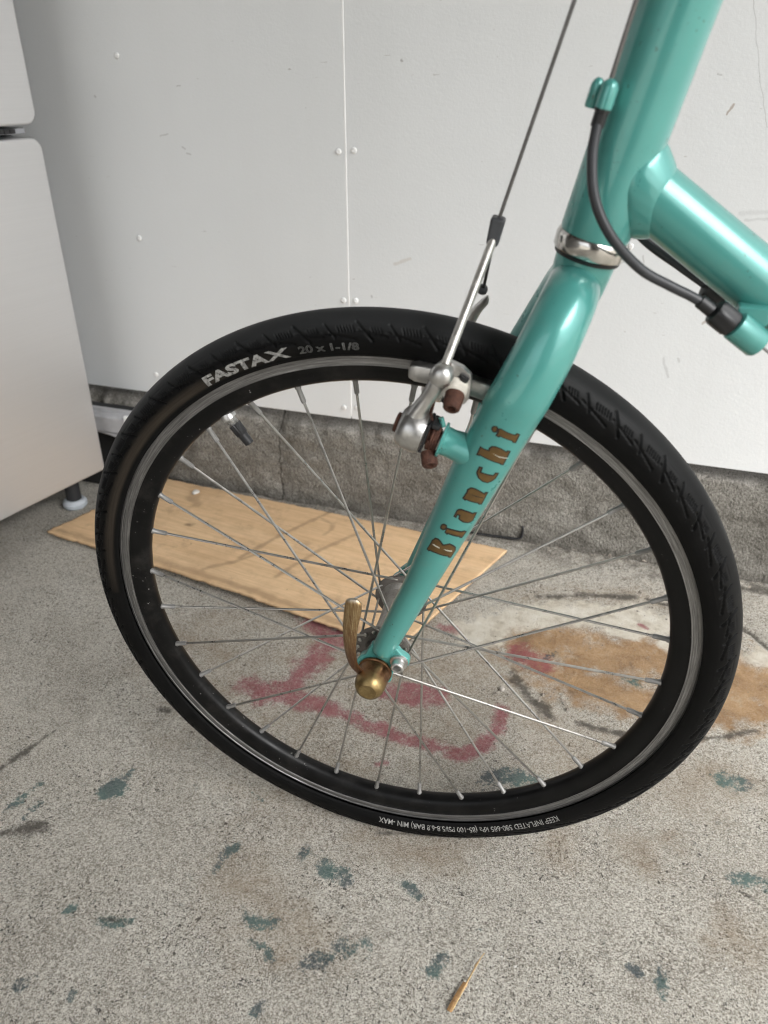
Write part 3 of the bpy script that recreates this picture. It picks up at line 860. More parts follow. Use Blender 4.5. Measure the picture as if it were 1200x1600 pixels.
def door(z0, z1, corners):
    mb = MB().prism(rounded_rect(-.275, .327, z0, z1, .0165, 8, corners), 0, .045)
    d = fr(mb, 'door', M['steel'], fridge, bevel=.004, segs=4, angle=60)
    g = MB().prism(rounded_rect(-.276, .3284, z0 - .0010, z1 + .0010, .0170), .0452, .058)
    fr(g, 'door_gasket', M['gasket'], d)
    return d
# local frame: x = along the front, y = depth (into the fridge), z = up
dl = door(.0598, .5560, (0, 1, 1, 0))
du = door(.5705, 1.62, (1, 1, 1, 1))
cab = MB().box((-.270, .060, .045), (.318, .66, 1.61))
fr(cab, 'cabinet', M['fridgegrey'], fridge, bevel=.004)
hs = MB().box((-.25, .010, .5605), (.3115, .055, .5672))
hp = fr(hs, 'hinge_strip', M['fridgegrey'], fridge, bevel=.001)
hb = MB()
for k in range(3): hb.box((.268 + k * .0085, .004, .5618), (.2755 + k * .0085, .0098, .5668))
fr(hb, 'hinge_block', M['blackplastic'], hp)
for fx in (.285, -.23):
    f = MB().lathe((fx, .040, 0), (0, 0, 1), [(0, .017), (.003, .0195), (.009, .0195), (.014, .015), (.0145, .004)], 24)
    fo = fr(f, 'foot', M['footwhite'], fridge)
    fr(MB().lathe((fx, .040, .014), (0, 0, 1), [(0, .012), (.040, .012)], 16), 'foot_stem', M['gasket'], fo)  # stem coloured dark to pass for the shadow above the foot

# ---- grey metal rail; a black block stands in for the dark hollow below
rail = empty('metal_rail', (-.72, .52, 0))
tag(rail, 'grey metal rail over a black block put in for the dark hollow, between refrigerator and concrete footing', 'rail')
rb = MB().prism([(.0, 0)], 0, 0) if False else MB()
pr_ = [(.500, .117), (.500, .142), (.503, .1455), (.512, .1465), (.5125, .152), (.520, .152), (.520, .117)]
vv = [(-.92, y, z) for y, z in pr_] + [(-.597, y, z) for y, z in pr_]
n_ = len(pr_)
rb.add((vv, [tuple(range(n_)), tuple(range(2 * n_ - 1, n_ - 1, -1))] + [(i, (i + 1) % n_, (i + 1) % n_ + n_, i + n_) for i in range(n_)]))
rb.build('rail_channel', M['railgrey'], rail, loc=(.72, -.52, 0), bevel=.001)
lip = MB()
xs = np.linspace(-.90, -.597, 30)
lip.tube(np.stack([xs, np.full_like(xs, .506), .1155 - .55 * np.clip(xs + .69, 0, 1) ** 2 * 4], 1), .0035, 8)
lip.build('lower_lip', M['railgrey'], rail, loc=(.72, -.52, 0))
db = MB().box((-.92, .522, .0), (-.604, .560, .140))
db.build('hollow_shade_block', M['voidblack'], rail, loc=(.72, -.52, 0), bevel=.002)
cl = MB().box((-.611, .494, .132), (-.594, .500, .152))
cl.build('end_clip', M['screwpaint'], rail, loc=(.72, -.52, 0), bevel=.002)

# ================================================================== BICYCLE
HZ = .2525
WL = Matrix([[0.997185, -0.074816, 0.004932], [0.074979, 0.995025, -0.065598], [0.0, 0.065783, 0.997834]])
bike = empty('bicycle')
bike.matrix_world = Matrix.Translation(Vector((0, 0, HZ)) - WL @ Vector((0, 0, HZ))) @ WL.to_4x4()
tag(bike, 'celeste green small wheeled bicycle, its front wheel and fork in view', 'bicycle')
HUBL = (0, 0, HZ)
WLn = np.array(WL)
def part(mb, name, mat, parent=None, **k):
    if parent is None: return mb.build(name, mat, bike, loc=HUBL, **k)
    return mb.build(name, mat, parent, **k)
def worldz(Pn):       # height above the ground of hub-frame points
    return Pn @ WLn[2] + HZ

# ---- tyre: carved tread as real relief
RC, RM = .2405, .0165
NS, NB = 2600, 100
uu = np.linspace(-1, 1, NB)
beta = np.radians(128) * (uu * .78 + .22 * uu ** 3)
beta = np.radians(128) * np.sign(uu) * np.abs(uu) ** 1.0
ang = np.linspace(0, 2 * PI, NS, endpoint=False)
AG, BT = np.meshgrid(ang, beta, indexing='ij')
NPER = 37
PER = 2 * PI * .257 / NPER * 1000        # mm
def tread_depth(AG, BT):
    dep = np.zeros_like(AG)
    for sgn, sh in ((1, 0.0), (-1, .5)):
        s = (-(AG) / (2 * PI) * NPER + sh) % 1.0 * PER
        t = np.degrees(BT) * sgn            # positive = towards the near sidewall
        act = (t > 36) & (t < 104)
        tt = t * .0165 * PI / 180 * 1000     # mm of arc
        a = lambda deg: deg * .0165 * PI / 180 * 1000
        def seg(s0, b0, s1, b1, w, d):
            nonlocal dep
            for k in (-1, 0, 1):
                ax, ay, bx, by = s0 + k * PER, a(b0), s1 + k * PER, a(b1)
                dx, dy = bx - ax, by - ay
                q = np.clip(((s - ax) * dx + (tt - ay) * dy) / (dx * dx + dy * dy + 1e-9), 0, 1)
                ds = np.hypot(s - ax - q * dx, tt - ay - q * dy)
                dep = np.maximum(dep, np.where(act, np.clip((w - ds) / .45, 0, 1) * d, 0))
        seg(14.5, 44, 26, 86, .95, 1.5)          # long slanted groove
        seg(36.5, 48, 44, 80, .8, 1.4)          # short slanted groove
        seg(-8, 66, 15, 84, .75, 1.2)             # grooves running along the shoulder
        seg(16, 62, 36, 76, .75, 1.2)
        seg(16, 47, 35, 49, .35, .45)
        for k in range(6):                       # large hatched block
            seg(1.5 + k * 2.1, 54, 3.1 + k * 2.1, 66, .55, 1.6)
        for k in range(4):                       # small block, two short rows
            seg(24.5 + k * 2.0, 57, 25.1 + k * 2.0, 60.5, .55, 1.4)
            seg(25.5 + k * 2.0, 63, 26.1 + k * 2.0, 66.5, .55, 1.4)
    # moulded scallops above the lettering and fine ribs
    t = np.abs(np.degrees(BT))
    s = AG / (2 * PI) * 2 * PI * 242
    sc = np.exp(-((t - (96 + 2.2 * np.cos(s * 2 * PI / 3.6))) / 1.3) ** 2) * .16
    rib = np.exp(-((t - 121) / 1.2) ** 2) * -.35 + np.exp(-((t - 88) / 1.5) ** 2) * .12
    return (dep + sc + rib) * .001
rm = RM - tread_depth(AG, BT)
rm = rm * (1 + .035 * np.cos(BT) * 0)
def tyre_pt(a, b, off=0.0, rmm=None):
    r = (RM if rmm is None else rmm) + off
    Rr = RC + r * np.cos(b)
    Pn = np.stack([Rr * np.cos(a), -r * np.sin(b), Rr * np.sin(a)], -1)
    wz = worldz(Pn)
    # soft tyre: squash at the contact patch and bulge out sideways
    low = np.clip((.020 - wz) / .020, 0, 1)
    push = np.maximum(.0012 - wz, 0)
    Pn = Pn + push[..., None] * WLn[2]
    Pn[..., 1] += np.sign(Pn[..., 1]) * .0022 * low * np.abs(np.sin(b))
    return Pn
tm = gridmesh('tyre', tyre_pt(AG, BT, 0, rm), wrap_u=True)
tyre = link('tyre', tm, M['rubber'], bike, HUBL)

def text_on_tyre(body, a0_deg, size, bc_deg, name, mat, offs=0.0, stretch=1.0, ht=.00035, spacing=1.0, outline=False):
    cu = bpy.data.curves.new('lettering', 'FONT')
    cu.body = body
    cu.size = 1.0
    cu.offset = offs
    cu.space_character = spacing
    cu.resolution_u = 4
    if outline:
        cu.fill_mode = 'NONE'
        cu.bevel_depth = .030
        cu.bevel_resolution = 0
    ob = bpy.data.objects.new('lettering_tmp', cu)
    COL.objects.link(ob)
    dg = bpy.context.evaluated_depsgraph_get()
    me = bpy.data.meshes.new_from_object(ob.evaluated_get(dg))
    bpy.data.objects.remove(ob)
    bpy.data.curves.remove(cu)
    bm = bmesh.new()
    bm.from_mesh(me)
    for v in bm.verts: v.co = Vector((v.co.x * size * stretch, v.co.y * size, 0))
    bmesh.ops.triangulate(bm, faces=bm.faces)
    for _ in range(2):
        es = [e for e in bm.edges if e.calc_length() > .0016]
        if es: bmesh.ops.subdivide_edges(bm, edges=es, cuts=1)
        bmesh.ops.triangulate(bm, faces=bm.faces)
    xy = np.array([v.co[:2] for v in bm.verts])
    a = math.radians(a0_deg) - xy[:, 0] / .242
    b = math.radians(bc_deg) - (xy[:, 1] - size * .35) / RM
    Q = tyre_pt(a, b, ht)
    for v, q in zip(bm.verts, Q): v.co = q
    bmesh.ops.recalc_face_normals(bm, faces=bm.faces)
    bm.to_mesh(me)
    bm.free()
    o = link(name, me, mat, tyre, smooth=False)
    return o, xy[:, 0].max() / .242 * 180 / PI

o1, w1 = text_on_tyre('FASTA', 121.6, .0094, 98, 'white_lettering', M['tyrewhite'], .045, 1.95)
o2, w2_ = text_on_tyre('X', 108.9, .0094, 98, 'white_lettering', M['tyrewhite'], .03, 2.3)
o3, w3 = text_on_tyre('20 x 1-1/8', 103.4, .0068, 98, 'size_lettering', M['tyregrey'], .0, 1.46, outline=True)
o4, w4 = text_on_tyre('KEEP INFLATED 580-685 kPa (85-100 PSI/5.8-6.8 BAR) MIN -MAX', -50.2, .0076, 106, 'pressure_lettering', M['tyrewhite'], .006, .86)
print('TEXTW', w1, w2_, w3, w4)

# ---- rim: brake tracks + black body
rim_prof = [(.2315, -.0102), (.2300, -.0103), (.2297, -.0099), (.2277, -.0099), (.2275, -.0102), (.2245, -.0102), (.2242, -.0099), (.2230, -.0101)]
blk_prof = [(.2229, -.0100), (.2222, -.0094), (.2190, -.0089), (.2150, -.0079), (.2115, -.0060), (.2096, -.0035), (.2090, 0)]
blk_prof = blk_prof + [(r, -y) for r, y in blk_prof[-2::-1]]
def ring(prof, n=360):
    a = np.linspace(0, 2 * PI, n, endpoint=False)
    pr = np.array(prof)
    return np.stack([pr[None, :, 0] * np.cos(a)[:, None], np.repeat(pr[None, :, 1], n, 0), pr[None, :, 0] * np.sin(a)[:, None]], -1)
rim = link('rim', gridmesh('rim', ring(blk_prof), wrap_u=True), M['rimblack'], bike, HUBL)
for s in (1, -1):
    bt = link('brake_track', gridmesh('brake_track', ring([(r, y * s) for r, y in rim_prof] + [(.2315, s * -.0075)]), wrap_u=True), M['track'], rim)
    bt.data.set_sharp_from_angle(angle=math.radians(40))
# rim tape / tyre seat, closes the rim between the flanges
link('tyre_seat', gridmesh('tyre_seat', ring([(.2225, -.0095), (.2225, .0095)]), wrap_u=True), M['rimblack'], rim)
# valve
VA = math.radians(124.9)
vd = np.array([math.cos(VA), 0, math.sin(VA)])
vp = lambda r: tuple(vd * r)
mb = MB().lathe(vp(.2105), -vd, [(0, .0050), (.0020, .0058), (.0045, .0058), (.0050, .0040), (.0056, .0036), (.0062, .0040), (.0068, .0036), (.0074, .0040), (.0080, .0036), (.0086, .0040), (.0092, .0036), (.0098, .0040), (.0104, .0036), (.0135, .0036)], 20)
mb.build('valve_stem', M['alu'], rim)
mb = MB()
n_c = 28
capv = []
prof_c = [(.0095, .0040), (.0098, .0047), (.0185, .0044), (.0190, .0037), (.0270, .0035), (.0275, .0030)]
v_, f_ = lathe_arrays(vp(.2105), -vd, prof_c, n_c)
v_ = [Vector(q) for q in v_]
for i, (s_, r_2) in enumerate(prof_c):
    if i in (1, 2):
        c_ = Vector(vp(.2105 - s_))
        for k in range(n_c):
            v_[i * n_c + k] = c_ + (v_[i * n_c + k] - c_) * (1.0 if k % 2 else .88)
mb.add((v_, f_)).build('valve_cap', M['blackplastic'], rim)

# ---- spokes, each with its nipple
PH0 = math.radians(85.27)
def spoke_geo(k):
    a = PH0 + k * 2 * PI / 32
    side = -1 if k % 2 == 0 else 1
    off = math.radians(67.5) * (1 if k % 4 in (0, 1) else -1)
    h = a + off
    inout = 1.5e-3 * (1 if k % 4 in (0, 1) else -1)
    A = np.array([.2095 * math.cos(a), side * .0012, .2095 * math.sin(a)])
    B = np.array([.0192 * math.cos(h), side * .0325 + inout, .0192 * math.sin(h)])
    return A, B, side
for k in range(32):
    A, B, side = spoke_geo(k)
    d = (B - A) / np.linalg.norm(B - A)
    # elbow: the last millimetres bend through the flange hole
    pts = [A + d * .009, A + d * .02, B - d * .004, B - d * .0012, B - d * .0002 + np.array([0, -np.sign(B[1]) * .0010, 0]) * (1 if abs(B[1]) > .0325 else -1), B + np.array([0, (-np.sign(B[1]) if abs(B[1]) > .0325 else np.sign(B[1])) * .0030, 0])]
    sp = part(MB().tube(np.array(pts), .00100, 8), 'spoke', M['spoke'])
    nl = [(0, .0024), (.0016, .0024), (.0022, .0019), (.0110, .0019), (.0122, .0015)]
    MB().lathe(tuple(A), d, nl, 8).build('nipple', M['nipple'], sp)

# ---- hub
hub = part(MB().lathe((0, -.0305, 0), (0, 1, 0), [(0, .0170), (.0015, .0165), (.004, .0130), (.010, .0118), (.022, .0112), (.0305, .0110), (.039, .0112), (.051, .0118), (.057, .0130), (.0595, .0165), (.061, .0170)], 40), 'hub_shell', M['hub'])
for s in (-1, 1):
    MB().lathe((0, s * .0340, 0), (0, -s, 0), [(0, .0150), (.0002, .0215), (.0008, .0222), (.0030, .0222), (.0036, .0215), (.0037, .0150)], 48).build('flange', M['dirtyhub'], hub)
    mb = MB()
    for q in range(16):
        a = PH0 + (q * 2 + (0 if s < 0 else 1)) * 2 * PI / 32 + math.radians(67.5) + math.radians(11.25) * 0
        c = (.0192 * math.cos(a), s * .0339, .0192 * math.sin(a))
        mb.lathe(c, (0, s, 0), [(0, .0017), (.0009, .0017), (.0013, .0009)], 8)
    sh = mb.build('spoke_heads', M['spoke'], hub)
    MB().lathe((0, s * .0342, 0), (0, s, 0), [(0, .0135), (.003, .0130), (.0035, .0085), (.0130, .0080), (.0135, .004)], 28).build('axle_cone', M['dirtyhub'], hub)
# quick release: brass end nut on the near side with its lever
qr = part(MB().lathe((0, -.0535, 0), (0, -1, 0), [(0, .0118), (.0012, .0128), (.0026, .0128), (.0032, .0118), (.0150, .0116), (.0190, .0108), (.0225, .0090), (.0240, .0065), (.0236, .0045), (.0232, .001)], 36), 'quick_release', M['endbrass'])
lev = catmull([(-.006, -.0655, .0050), (-.0095, -.0675, .0110), (-.0122, -.0700, .0200), (-.0126, -.0730, .0360), (-.0112, -.0752, .0560), (-.0085, -.0765, .0730), (-.0068, -.0768, .0850)], 40)
lr = np.interp(np.linspace(0, 1, 40), [0, .15, .35, .6, .85, .95, 1], [.0032, .0031, .0035, .0050, .0061, .0056, .0024])
v_, f_ = tube_arrays(lev, lr, 16, squash=1.0)
c_ = np.repeat(lev, 16, 0)
v_ = np.asarray(v_) - c_
v_[:, 1] *= .42
v_ = v_ + c_
MB().add((v_, f_)).build('release_lever', M['leverbrass'], qr)
part(MB().lathe((0, .0535, 0), (0, 1, 0), [(0, .0100), (.002, .0105), (.010, .0095), (.013, .006)], 24), 'axle_end_nut', M['brass'])

# ---- fork
BL = np.array([(.0060, -.050, .0200, .0085, .0085), (.0220, -.050, .0600, .0098, .0095), (.0374, -.050, .0986, .0112, .0105), (.0640, -.050, .1697, .0157, .0125),
               (.0830, -.050, .2170, .0172, .0135), (.0893, -.0492, .2310, .0174, .0138), (.0988, -.0440, .2530, .0168, .0142), (.1052, -.0345, .2690, .0162, .0146),
               (.1092, -.0200, .2780, .0158, .0146), (.1110, 0, .2805, .0150, .0142)])
def cat5(t):
    n = len(BL) - 1
    i = np.clip(np.floor(t).astype(int), 0, n - 1)
    u = (t - i)[:, None]
    g = lambda k: BL[np.clip(k, 0, n)]
    a, b, c, d = g(i - 1), g(i), g(i + 1), g(i + 2)
    return .5 * (2 * b + (c - a) * u + (2 * a - 5 * b + 4 * c - d) * u ** 2 + (3 * b - a - 3 * c + d) * u ** 3)
def blade(t, ph, off=0.):
    t = np.asarray(t, float); ph = np.asarray(ph, float)
    c = cat5(t)
    T = (cat5(t + .01) - cat5(t - .01))[:, :3]
    T /= np.linalg.norm(T, axis=1)[:, None]
    Y = np.array([0, 1, 0.])
    V = Y - (T @ Y)[:, None] * T
    V /= np.linalg.norm(V, axis=1)[:, None]
    U = np.cross(V, T)
    return c[:, :3] + ((c[:, 3] + off) * np.cos(ph))[:, None] * U + ((c[:, 4] + off) * np.sin(ph))[:, None] * V

def blade_mesh(sy):
    nt, npn = 120, 48
    t = np.linspace(0.0, 8.9, nt)
    ph = np.linspace(0, 2 * PI, npn, endpoint=False)
    T_, P_ = np.meshgrid(t, ph, indexing='ij')
    Q = blade(T_.ravel(), P_.ravel()).reshape(nt, npn, 3)
    # domed lower end
    base = Q[0].mean(0)
    dirn = np.array([-.37, 0, -.93])
    dome = []
    for k in range(1, 7):
        a = PI / 2 * k / 6
        dome.append(base + (Q[0] - base) * max(math.cos(a), .02) + dirn * .0085 * math.sin(a))
    Q = np.concatenate([np.array(dome[::-1]), Q], 0)
    Q[..., 1] *= sy * (1.0 if sy > 0 else .93)
    if sy < 0: Q[..., 0] += .0025
    return gridmesh('fork_blade', Q, wrap_v=True, flip=(sy < 0))
LET = {'B': [(2.3, 4.102), (2.37, 4.163), (2.41, 4.171), (2.45, 4.285), (2.46, 4.442), (2.45, 4.608), (2.43, 4.765), (2.44, 4.878), (2.46, 5.035), (2.45, 5.253), (2.43, 5.463), (2.39, 5.594), (2.35, 5.585), (2.3, 5.576), (2.31, 5.367), (2.32, 5.315), (2.32, 5.027), (2.32, 4.695), (2.31, 4.32), (2.3, 4.276)], 'i': [(2.59, 4.547), (2.6, 4.922), (2.6, 5.253), (2.61, 5.384), (2.6, 5.568), (2.53, 5.515), (2.53, 5.376), (2.54, 5.315), (2.54, 4.948), (2.54, 4.739), (2.53, 4.73), (2.54, 4.573), (2.56, 4.564)], 'idot': [(2.6, 4.555), (2.58, 4.573), (2.57, 4.555), (2.56, 4.52), (2.55, 4.459), (2.55, 4.39), (2.55, 4.328), (2.56, 4.285), (2.58, 4.276), (2.59, 4.294), (2.6, 4.328), (2.61, 4.39), (2.61, 4.459), (2.61, 4.52)], 'a': [(2.71, 4.608), (2.78, 4.608), (2.8, 4.669), (2.81, 4.773), (2.81, 5.035), (2.8, 5.306), (2.81, 5.332), (2.81, 5.489), (2.72, 5.541), (2.7, 5.454), (2.69, 5.341), (2.69, 5.096), (2.7, 4.931), (2.71, 4.835), (2.74, 4.8), (2.74, 4.739), (2.72, 4.73), (2.71, 4.747)], 'n': [(2.91, 4.59), (2.99, 4.625), (3.02, 4.599), (3.06, 4.686), (3.07, 4.843), (3.06, 5.061), (3.04, 5.288), (3.06, 5.297), (3.06, 5.437), (2.9, 5.48), (2.9, 5.323), (2.91, 5.271), (2.91, 4.931), (2.91, 4.739), (2.9, 4.739)], 'c': [(3.32, 4.59), (3.33, 4.721), (3.27, 4.756), (3.28, 5.21), (3.32, 5.245), (3.32, 5.402), (3.24, 5.402), (3.2, 5.306), (3.17, 5.175), (3.17, 4.957), (3.19, 4.765), (3.23, 4.625), (3.25, 4.599)], 'h': [(3.54, 4.285), (3.54, 4.442), (3.55, 4.599), (3.58, 4.581), (3.62, 4.634), (3.64, 4.765), (3.64, 4.974), (3.62, 5.184), (3.64, 5.201), (3.64, 5.341), (3.53, 5.367), (3.43, 5.384), (3.43, 5.245), (3.44, 5.21), (3.44, 4.852), (3.44, 4.433), (3.43, 4.424), (3.42, 4.302)], 'j': [(3.89, 4.538), (3.91, 4.634), (3.9, 4.878), (3.9, 5.14), (3.94, 5.175), (3.93, 5.315), (3.77, 5.349), (3.77, 5.21), (3.79, 5.175), (3.79, 4.948), (3.79, 4.721), (3.77, 4.704), (3.77, 4.573), (3.82, 4.573)], 'jdot': [(3.88, 4.547), (3.86, 4.564), (3.83, 4.555), (3.81, 4.52), (3.8, 4.477), (3.8, 4.424), (3.81, 4.381), (3.82, 4.346), (3.85, 4.328), (3.87, 4.337), (3.89, 4.372), (3.9, 4.416), (3.91, 4.468), (3.9, 4.512)], 'sB1': [(2.39, 4.311), (2.39, 4.686), (2.38, 4.704), (2.38, 4.32)], 'sB2': [(2.39, 4.861), (2.39, 5.07), (2.39, 5.358), (2.38, 5.393), (2.38, 5.096)], 'sh': [(3.54, 4.756), (3.53, 5.044), (3.54, 5.384), (3.53, 5.402), (3.52, 5.061)], 'sn': [(2.99, 4.747), (2.99, 5.018), (2.99, 5.332), (2.98, 5.358), (2.98, 5.035)]}
def poly_fill(poly, rr, step, inset=0.0):
    """polygon in (t, phi) -> dense triangles (t, phi); inset in metres"""
    P2 = np.array(poly, float)
    # to metric space: t scaled by local length of a control interval, phi by radius
    LT = .065
    m = np.stack([P2[:, 0] * LT, P2[:, 1] * rr], 1)
    ar = .5 * np.sum(m[:, 0] * np.roll(m[:, 1], -1) - np.roll(m[:, 0], -1) * m[:, 1])
    if ar < 0: m = m[::-1]
    if inset:
        prv, nxt = np.roll(m, 1, 0), np.roll(m, -1, 0)
        e1 = m - prv; e2 = nxt - m
        n1_ = np.stack([-e1[:, 1], e1[:, 0]], 1); n1_ /= np.linalg.norm(n1_, axis=1)[:, None] + 1e-12
        n2_ = np.stack([-e2[:, 1], e2[:, 0]], 1); n2_ /= np.linalg.norm(n2_, axis=1)[:, None] + 1e-12
        b = n1_ + n2_
        b /= np.maximum((b * n1_).sum(1), .55)[:, None]
        m = m + b * inset
    # densify edges
    pts = []
    for a, b in zip(m, np.roll(m, -1, 0)):
        k = max(1, int(np.hypot(*(b - a)) / step))
        for q in range(k): pts.append(a + (b - a) * q / k)
    nb = len(pts)
    x0, y0 = m.min(0); x1, y1 = m.max(0)
    grid = [(x, y) for x in np.arange(x0 + step * .5, x1, step) for y in np.arange(y0 + step * .5, y1, step)]
    res = delaunay_2d_cdt([Vector(tuple(p)) for p in pts] + [Vector(g) for g in grid], [(i, (i + 1) % nb) for i in range(nb)], [tuple(range(nb))], 1, 1e-7)
    V2 = np.array([tuple(v) for v in res[0]])
    return np.stack([V2[:, 0] / LT, V2[:, 1] / rr], 1), [tuple(f) for f in res[2]]
RAD_T = 0.0145
blades = {}
for sy in (1, -1):
    b = link('fork_blade', blade_mesh(sy), M['celeste'], bike, HUBL)
    blades[sy] = b
    if sy == 1: b['label'] = 'near fork blade with gold lettering'
    # dropout plate
    arc = lambda cx, cz, r, a0, a1, n: [(cx + r * math.cos(math.radians(a0 + (a1 - a0) * k / n)), cz + r * math.sin(math.radians(a0 + (a1 - a0) * k / n))) for k in range(n + 1)]
    if sy < 0:
        pl = [(.0000, .0215), (-.0060, .0150)] + arc(-.001, .0, .0125, 118, 300, 14) + [(.0125, -.0040), (.0150, .0190)]
    else: pl = [(-.0030, .0235), (-.0065, .0165)] + arc(-.001, .0, .0148, 118, 245, 14) + [(-.0035, -.0145), (-.0035, -.004), (.0040, -.004), (.0055, -.0125), (.0085, -.0135), (.0115, -.0110), (.0125, -.0040)] \
        + arc(.0185, .0115, .0070, 250, 395, 12) + [(.0195, .0190), (.0165, .0230)]
    MB().prism(pl, sy * -.0535, sy * -.0470).build('dropout', M['celeste'], b, bevel=.0014, segs=3, angle=40)
    if sy > 0: MB().lathe((.0182, sy * -.0530, .0115), (0, -sy, 0), [(0, .0066), (.0022, .0066), (.0024, .0050), (.0075, .0048), (.0082, .0040), (.0080, .0028), (.0030, .0026), (.0028, .0005)], 24).build('eyelet_bolt', M['alu'], b, angle=30)
# lettering: black edge layer, gold layer above
for key, name in (('B', 'letter'), ('i', 'letter'), ('idot', 'letter'), ('a', 'letter'), ('n', 'letter'), ('c', 'letter'), ('h', 'letter'), ('j', 'letter'), ('jdot', 'letter')):
    if key in ('idot', 'jdot'): continue
    mbk, mg = MB(), MB()
    for kk in ([key, key + 'dot'] if key + 'dot' in LET else [key]):
        v2, f2 = poly_fill(LET[kk], RAD_T, .0016, -.0001)
        mbk.add((blade(v2[:, 0], v2[:, 1], .00012), f2))
        v2, f2 = poly_fill(LET[kk], RAD_T, .0016, .00080)
        mg.add((blade(v2[:, 0], v2[:, 1], .00022), f2))
    def slit(names, off):
        m_ = MB()
        for s_ in names:
            v2, f2 = poly_fill(LET[s_], RAD_T, .002)
            m_.add((blade(v2[:, 0], v2[:, 1], off), f2))
        return m_
    # letters are thin foil: one mesh with two slots, edge and fill
    o = mg.build('letter', M['gold'], blades[1])
    me = o.data
    ob2 = mbk.build('letter_edge_tmp', M['letterblack'], None)
    bm = bmesh.new()
    bm.from_mesh(me)
    nf0 = len(bm.faces)
    bm.from_mesh(ob2.data)
    bm.faces.ensure_lookup_table()
    for f in bm.faces[nf0:]: f.material_index = 1
    extra = {'B': (['sB1', 'sB2'], 2), 'h': (['sh'], 2), 'n': (['sn'], 1)}.get(key)
    if extra:
        nf1 = len(bm.faces)
        so = slit(extra[0], .00032).build('slit_tmp', M['white'], None)
        bm.from_mesh(so.data)
        bm.faces.ensure_lookup_table()
        for f in bm.faces[nf1:]: f.material_index = extra[1]
        bpy.data.objects.remove(so)
    bmesh.ops.recalc_face_normals(bm, faces=bm.faces)
    for f in bm.faces:
        if f.normal.y > 0: f.normal_flip()
    me.materials.clear()
    for mm in (M['gold'], M['letterblack'], M['letterwhite']): me.materials.append(mm)
    bm.to_mesh(me)
    bm.free()
    bpy.data.objects.remove(ob2)
# crown and steerer stub
HA = np.array([.227, 0, 1.]); HA /= np.linalg.norm(HA)
H0 = np.array([.1165, 0, .3000])
hp_ = lambda s: H0 + HA * s
crown = part(MB().lathe(tuple(hp_(-.022)), HA, [(-.012, .010), (-.010, .0145), (.000, .0160), (.010, .0168), (.018, .0172), (.0205, .0168)], 40), 'fork_crown', M['celeste'])

# ---- headset cup and head tube
cup = part(MB().lathe(tuple(hp_(-.0030)), HA, [(0, .0180), (.0004, .0196), (.0014, .0204), (.0075, .0206), (.0092, .0203), (.0106, .0195), (.0112, .0175)], 56), 'headset_cup', M['chrome'])
MB().lathe(tuple(hp_(-.0052)), HA, [(0, .0165), (.0002, .0186), (.0020, .0192), (.0024, .0165)], 48).build('dust_seal', M['blackplastic'], cup)
ht_ = part(MB().lathe(tuple(hp_(.0078)), HA, [(0, .0190), (.002, .0194), (.02, .0194), (.20, .0196), (.22, .0196)], 64), 'head_tube', M['celeste'])

# ---- down tube with its weld
DT0 = np.array([.1472, 0, .3276]); DD = np.array([.8246, 0, -.5657])
j0 = DT0 - DD * .020
part_dt = part(MB().tube(np.array([j0 + DD * s for s in np.linspace(0, .52, 40)]), .0170, 48), 'down_tube', M['celeste'])
# weld collar: follows the saddle where the down tube meets the head tube
def saddle(ry, rz, grow, n=96):
    out = []
    e1 = np.array([0, 1., 0]); e2 = np.cross(DD, e1)
    for k in range(n):
        a = 2 * PI * k / n
        q = DT0 + e1 * math.cos(a) * ry + e2 * math.sin(a) * rz
        rh = .0196 + grow               # meet the head tube cylinder, grown by the fillet height
        w = q - H0
        dperp = DD - (DD @ HA) * HA
        wperp = w - (w @ HA) * HA
        A_, B_, C_ = dperp @ dperp, 2 * dperp @ wperp, wperp @ wperp - rh * rh
        disc = B_ * B_ - 4 * A_ * C_
        out.append(q + DD * ((-B_ + math.sqrt(max(disc, 0))) / (2 * A_)))
    return np.array(out)
layers = [saddle(*q) for q in ((.0178, .0228, -.0008), (.0183, .0226, .0004), (.0184, .0219, .0018), (.0183, .0209, .0034), (.0181, .0199, .0050), (.0178, .0190, .0064), (.0175, .0182, .0076), (.0172, .0175, .0085), (.0168, .0168, .0091))]
# hand-laid weld: the fillet is slightly rippled
W = np.array(layers)
an = np.linspace(0, 2 * PI, W.shape[1], endpoint=False)
ctr = W.mean(1, keepdims=True)
W[1:7] += ((W - ctr) / (np.linalg.norm(W - ctr, axis=2, keepdims=True)))[1:7] * (.00005 * np.sin(an * 29 + .9 * np.sin(an * 3)))[None, :, None]
link('weld_fillet', gridmesh('weld_fillet', W, wrap_v=True), M['celeste'], part_dt)
# cable stops: under the down tube (both sides) and on the head tube
def stop(parent, pos, axis, name='cable_stop'):
    MB().lathe(tuple(np.array(pos) - np.array(axis) * .0), axis, [(0, .0072), (.0008, .0082), (.0165, .0082), (.0185, .0070), (.0190, .0022)], 24).build(name, M['celeste'], parent, bevel=0)
sd_ = DD
stop(part_dt, (.1965, -.0225, .2695), sd_)
MB().box((.197, -.021, .268), (.214, -.011, .279)).build('stop_bracket', M['celeste'], part_dt, bevel=.002)
stop(part_dt, (.1965, .0225, .2725), sd_)
# head tube guide: two lobes holding the ferrule
g_ax = HA
for (ox, oy, nm) in ((-.0003, -.0245, 0), (-.0062, -.0190, 1)):
    p0_ = np.array([.1145 + ox, oy, .3720])
    MB().lathe(tuple(p0_), g_ax, [(0, .0034 - nm * .0006), (.0006, .0043 - nm * .0010), (.0100, .0043 - nm * .0010), (.0122, .0032 - nm * .0008), (.0134, .0012)], 16).build('cable_guide', M['celeste'], ht_)
MB().box((.1125, -.0225, .3722), (.1195, -.0150, .3835)).build('guide_root', M['celeste'], ht_, bevel=.0018, segs=3)

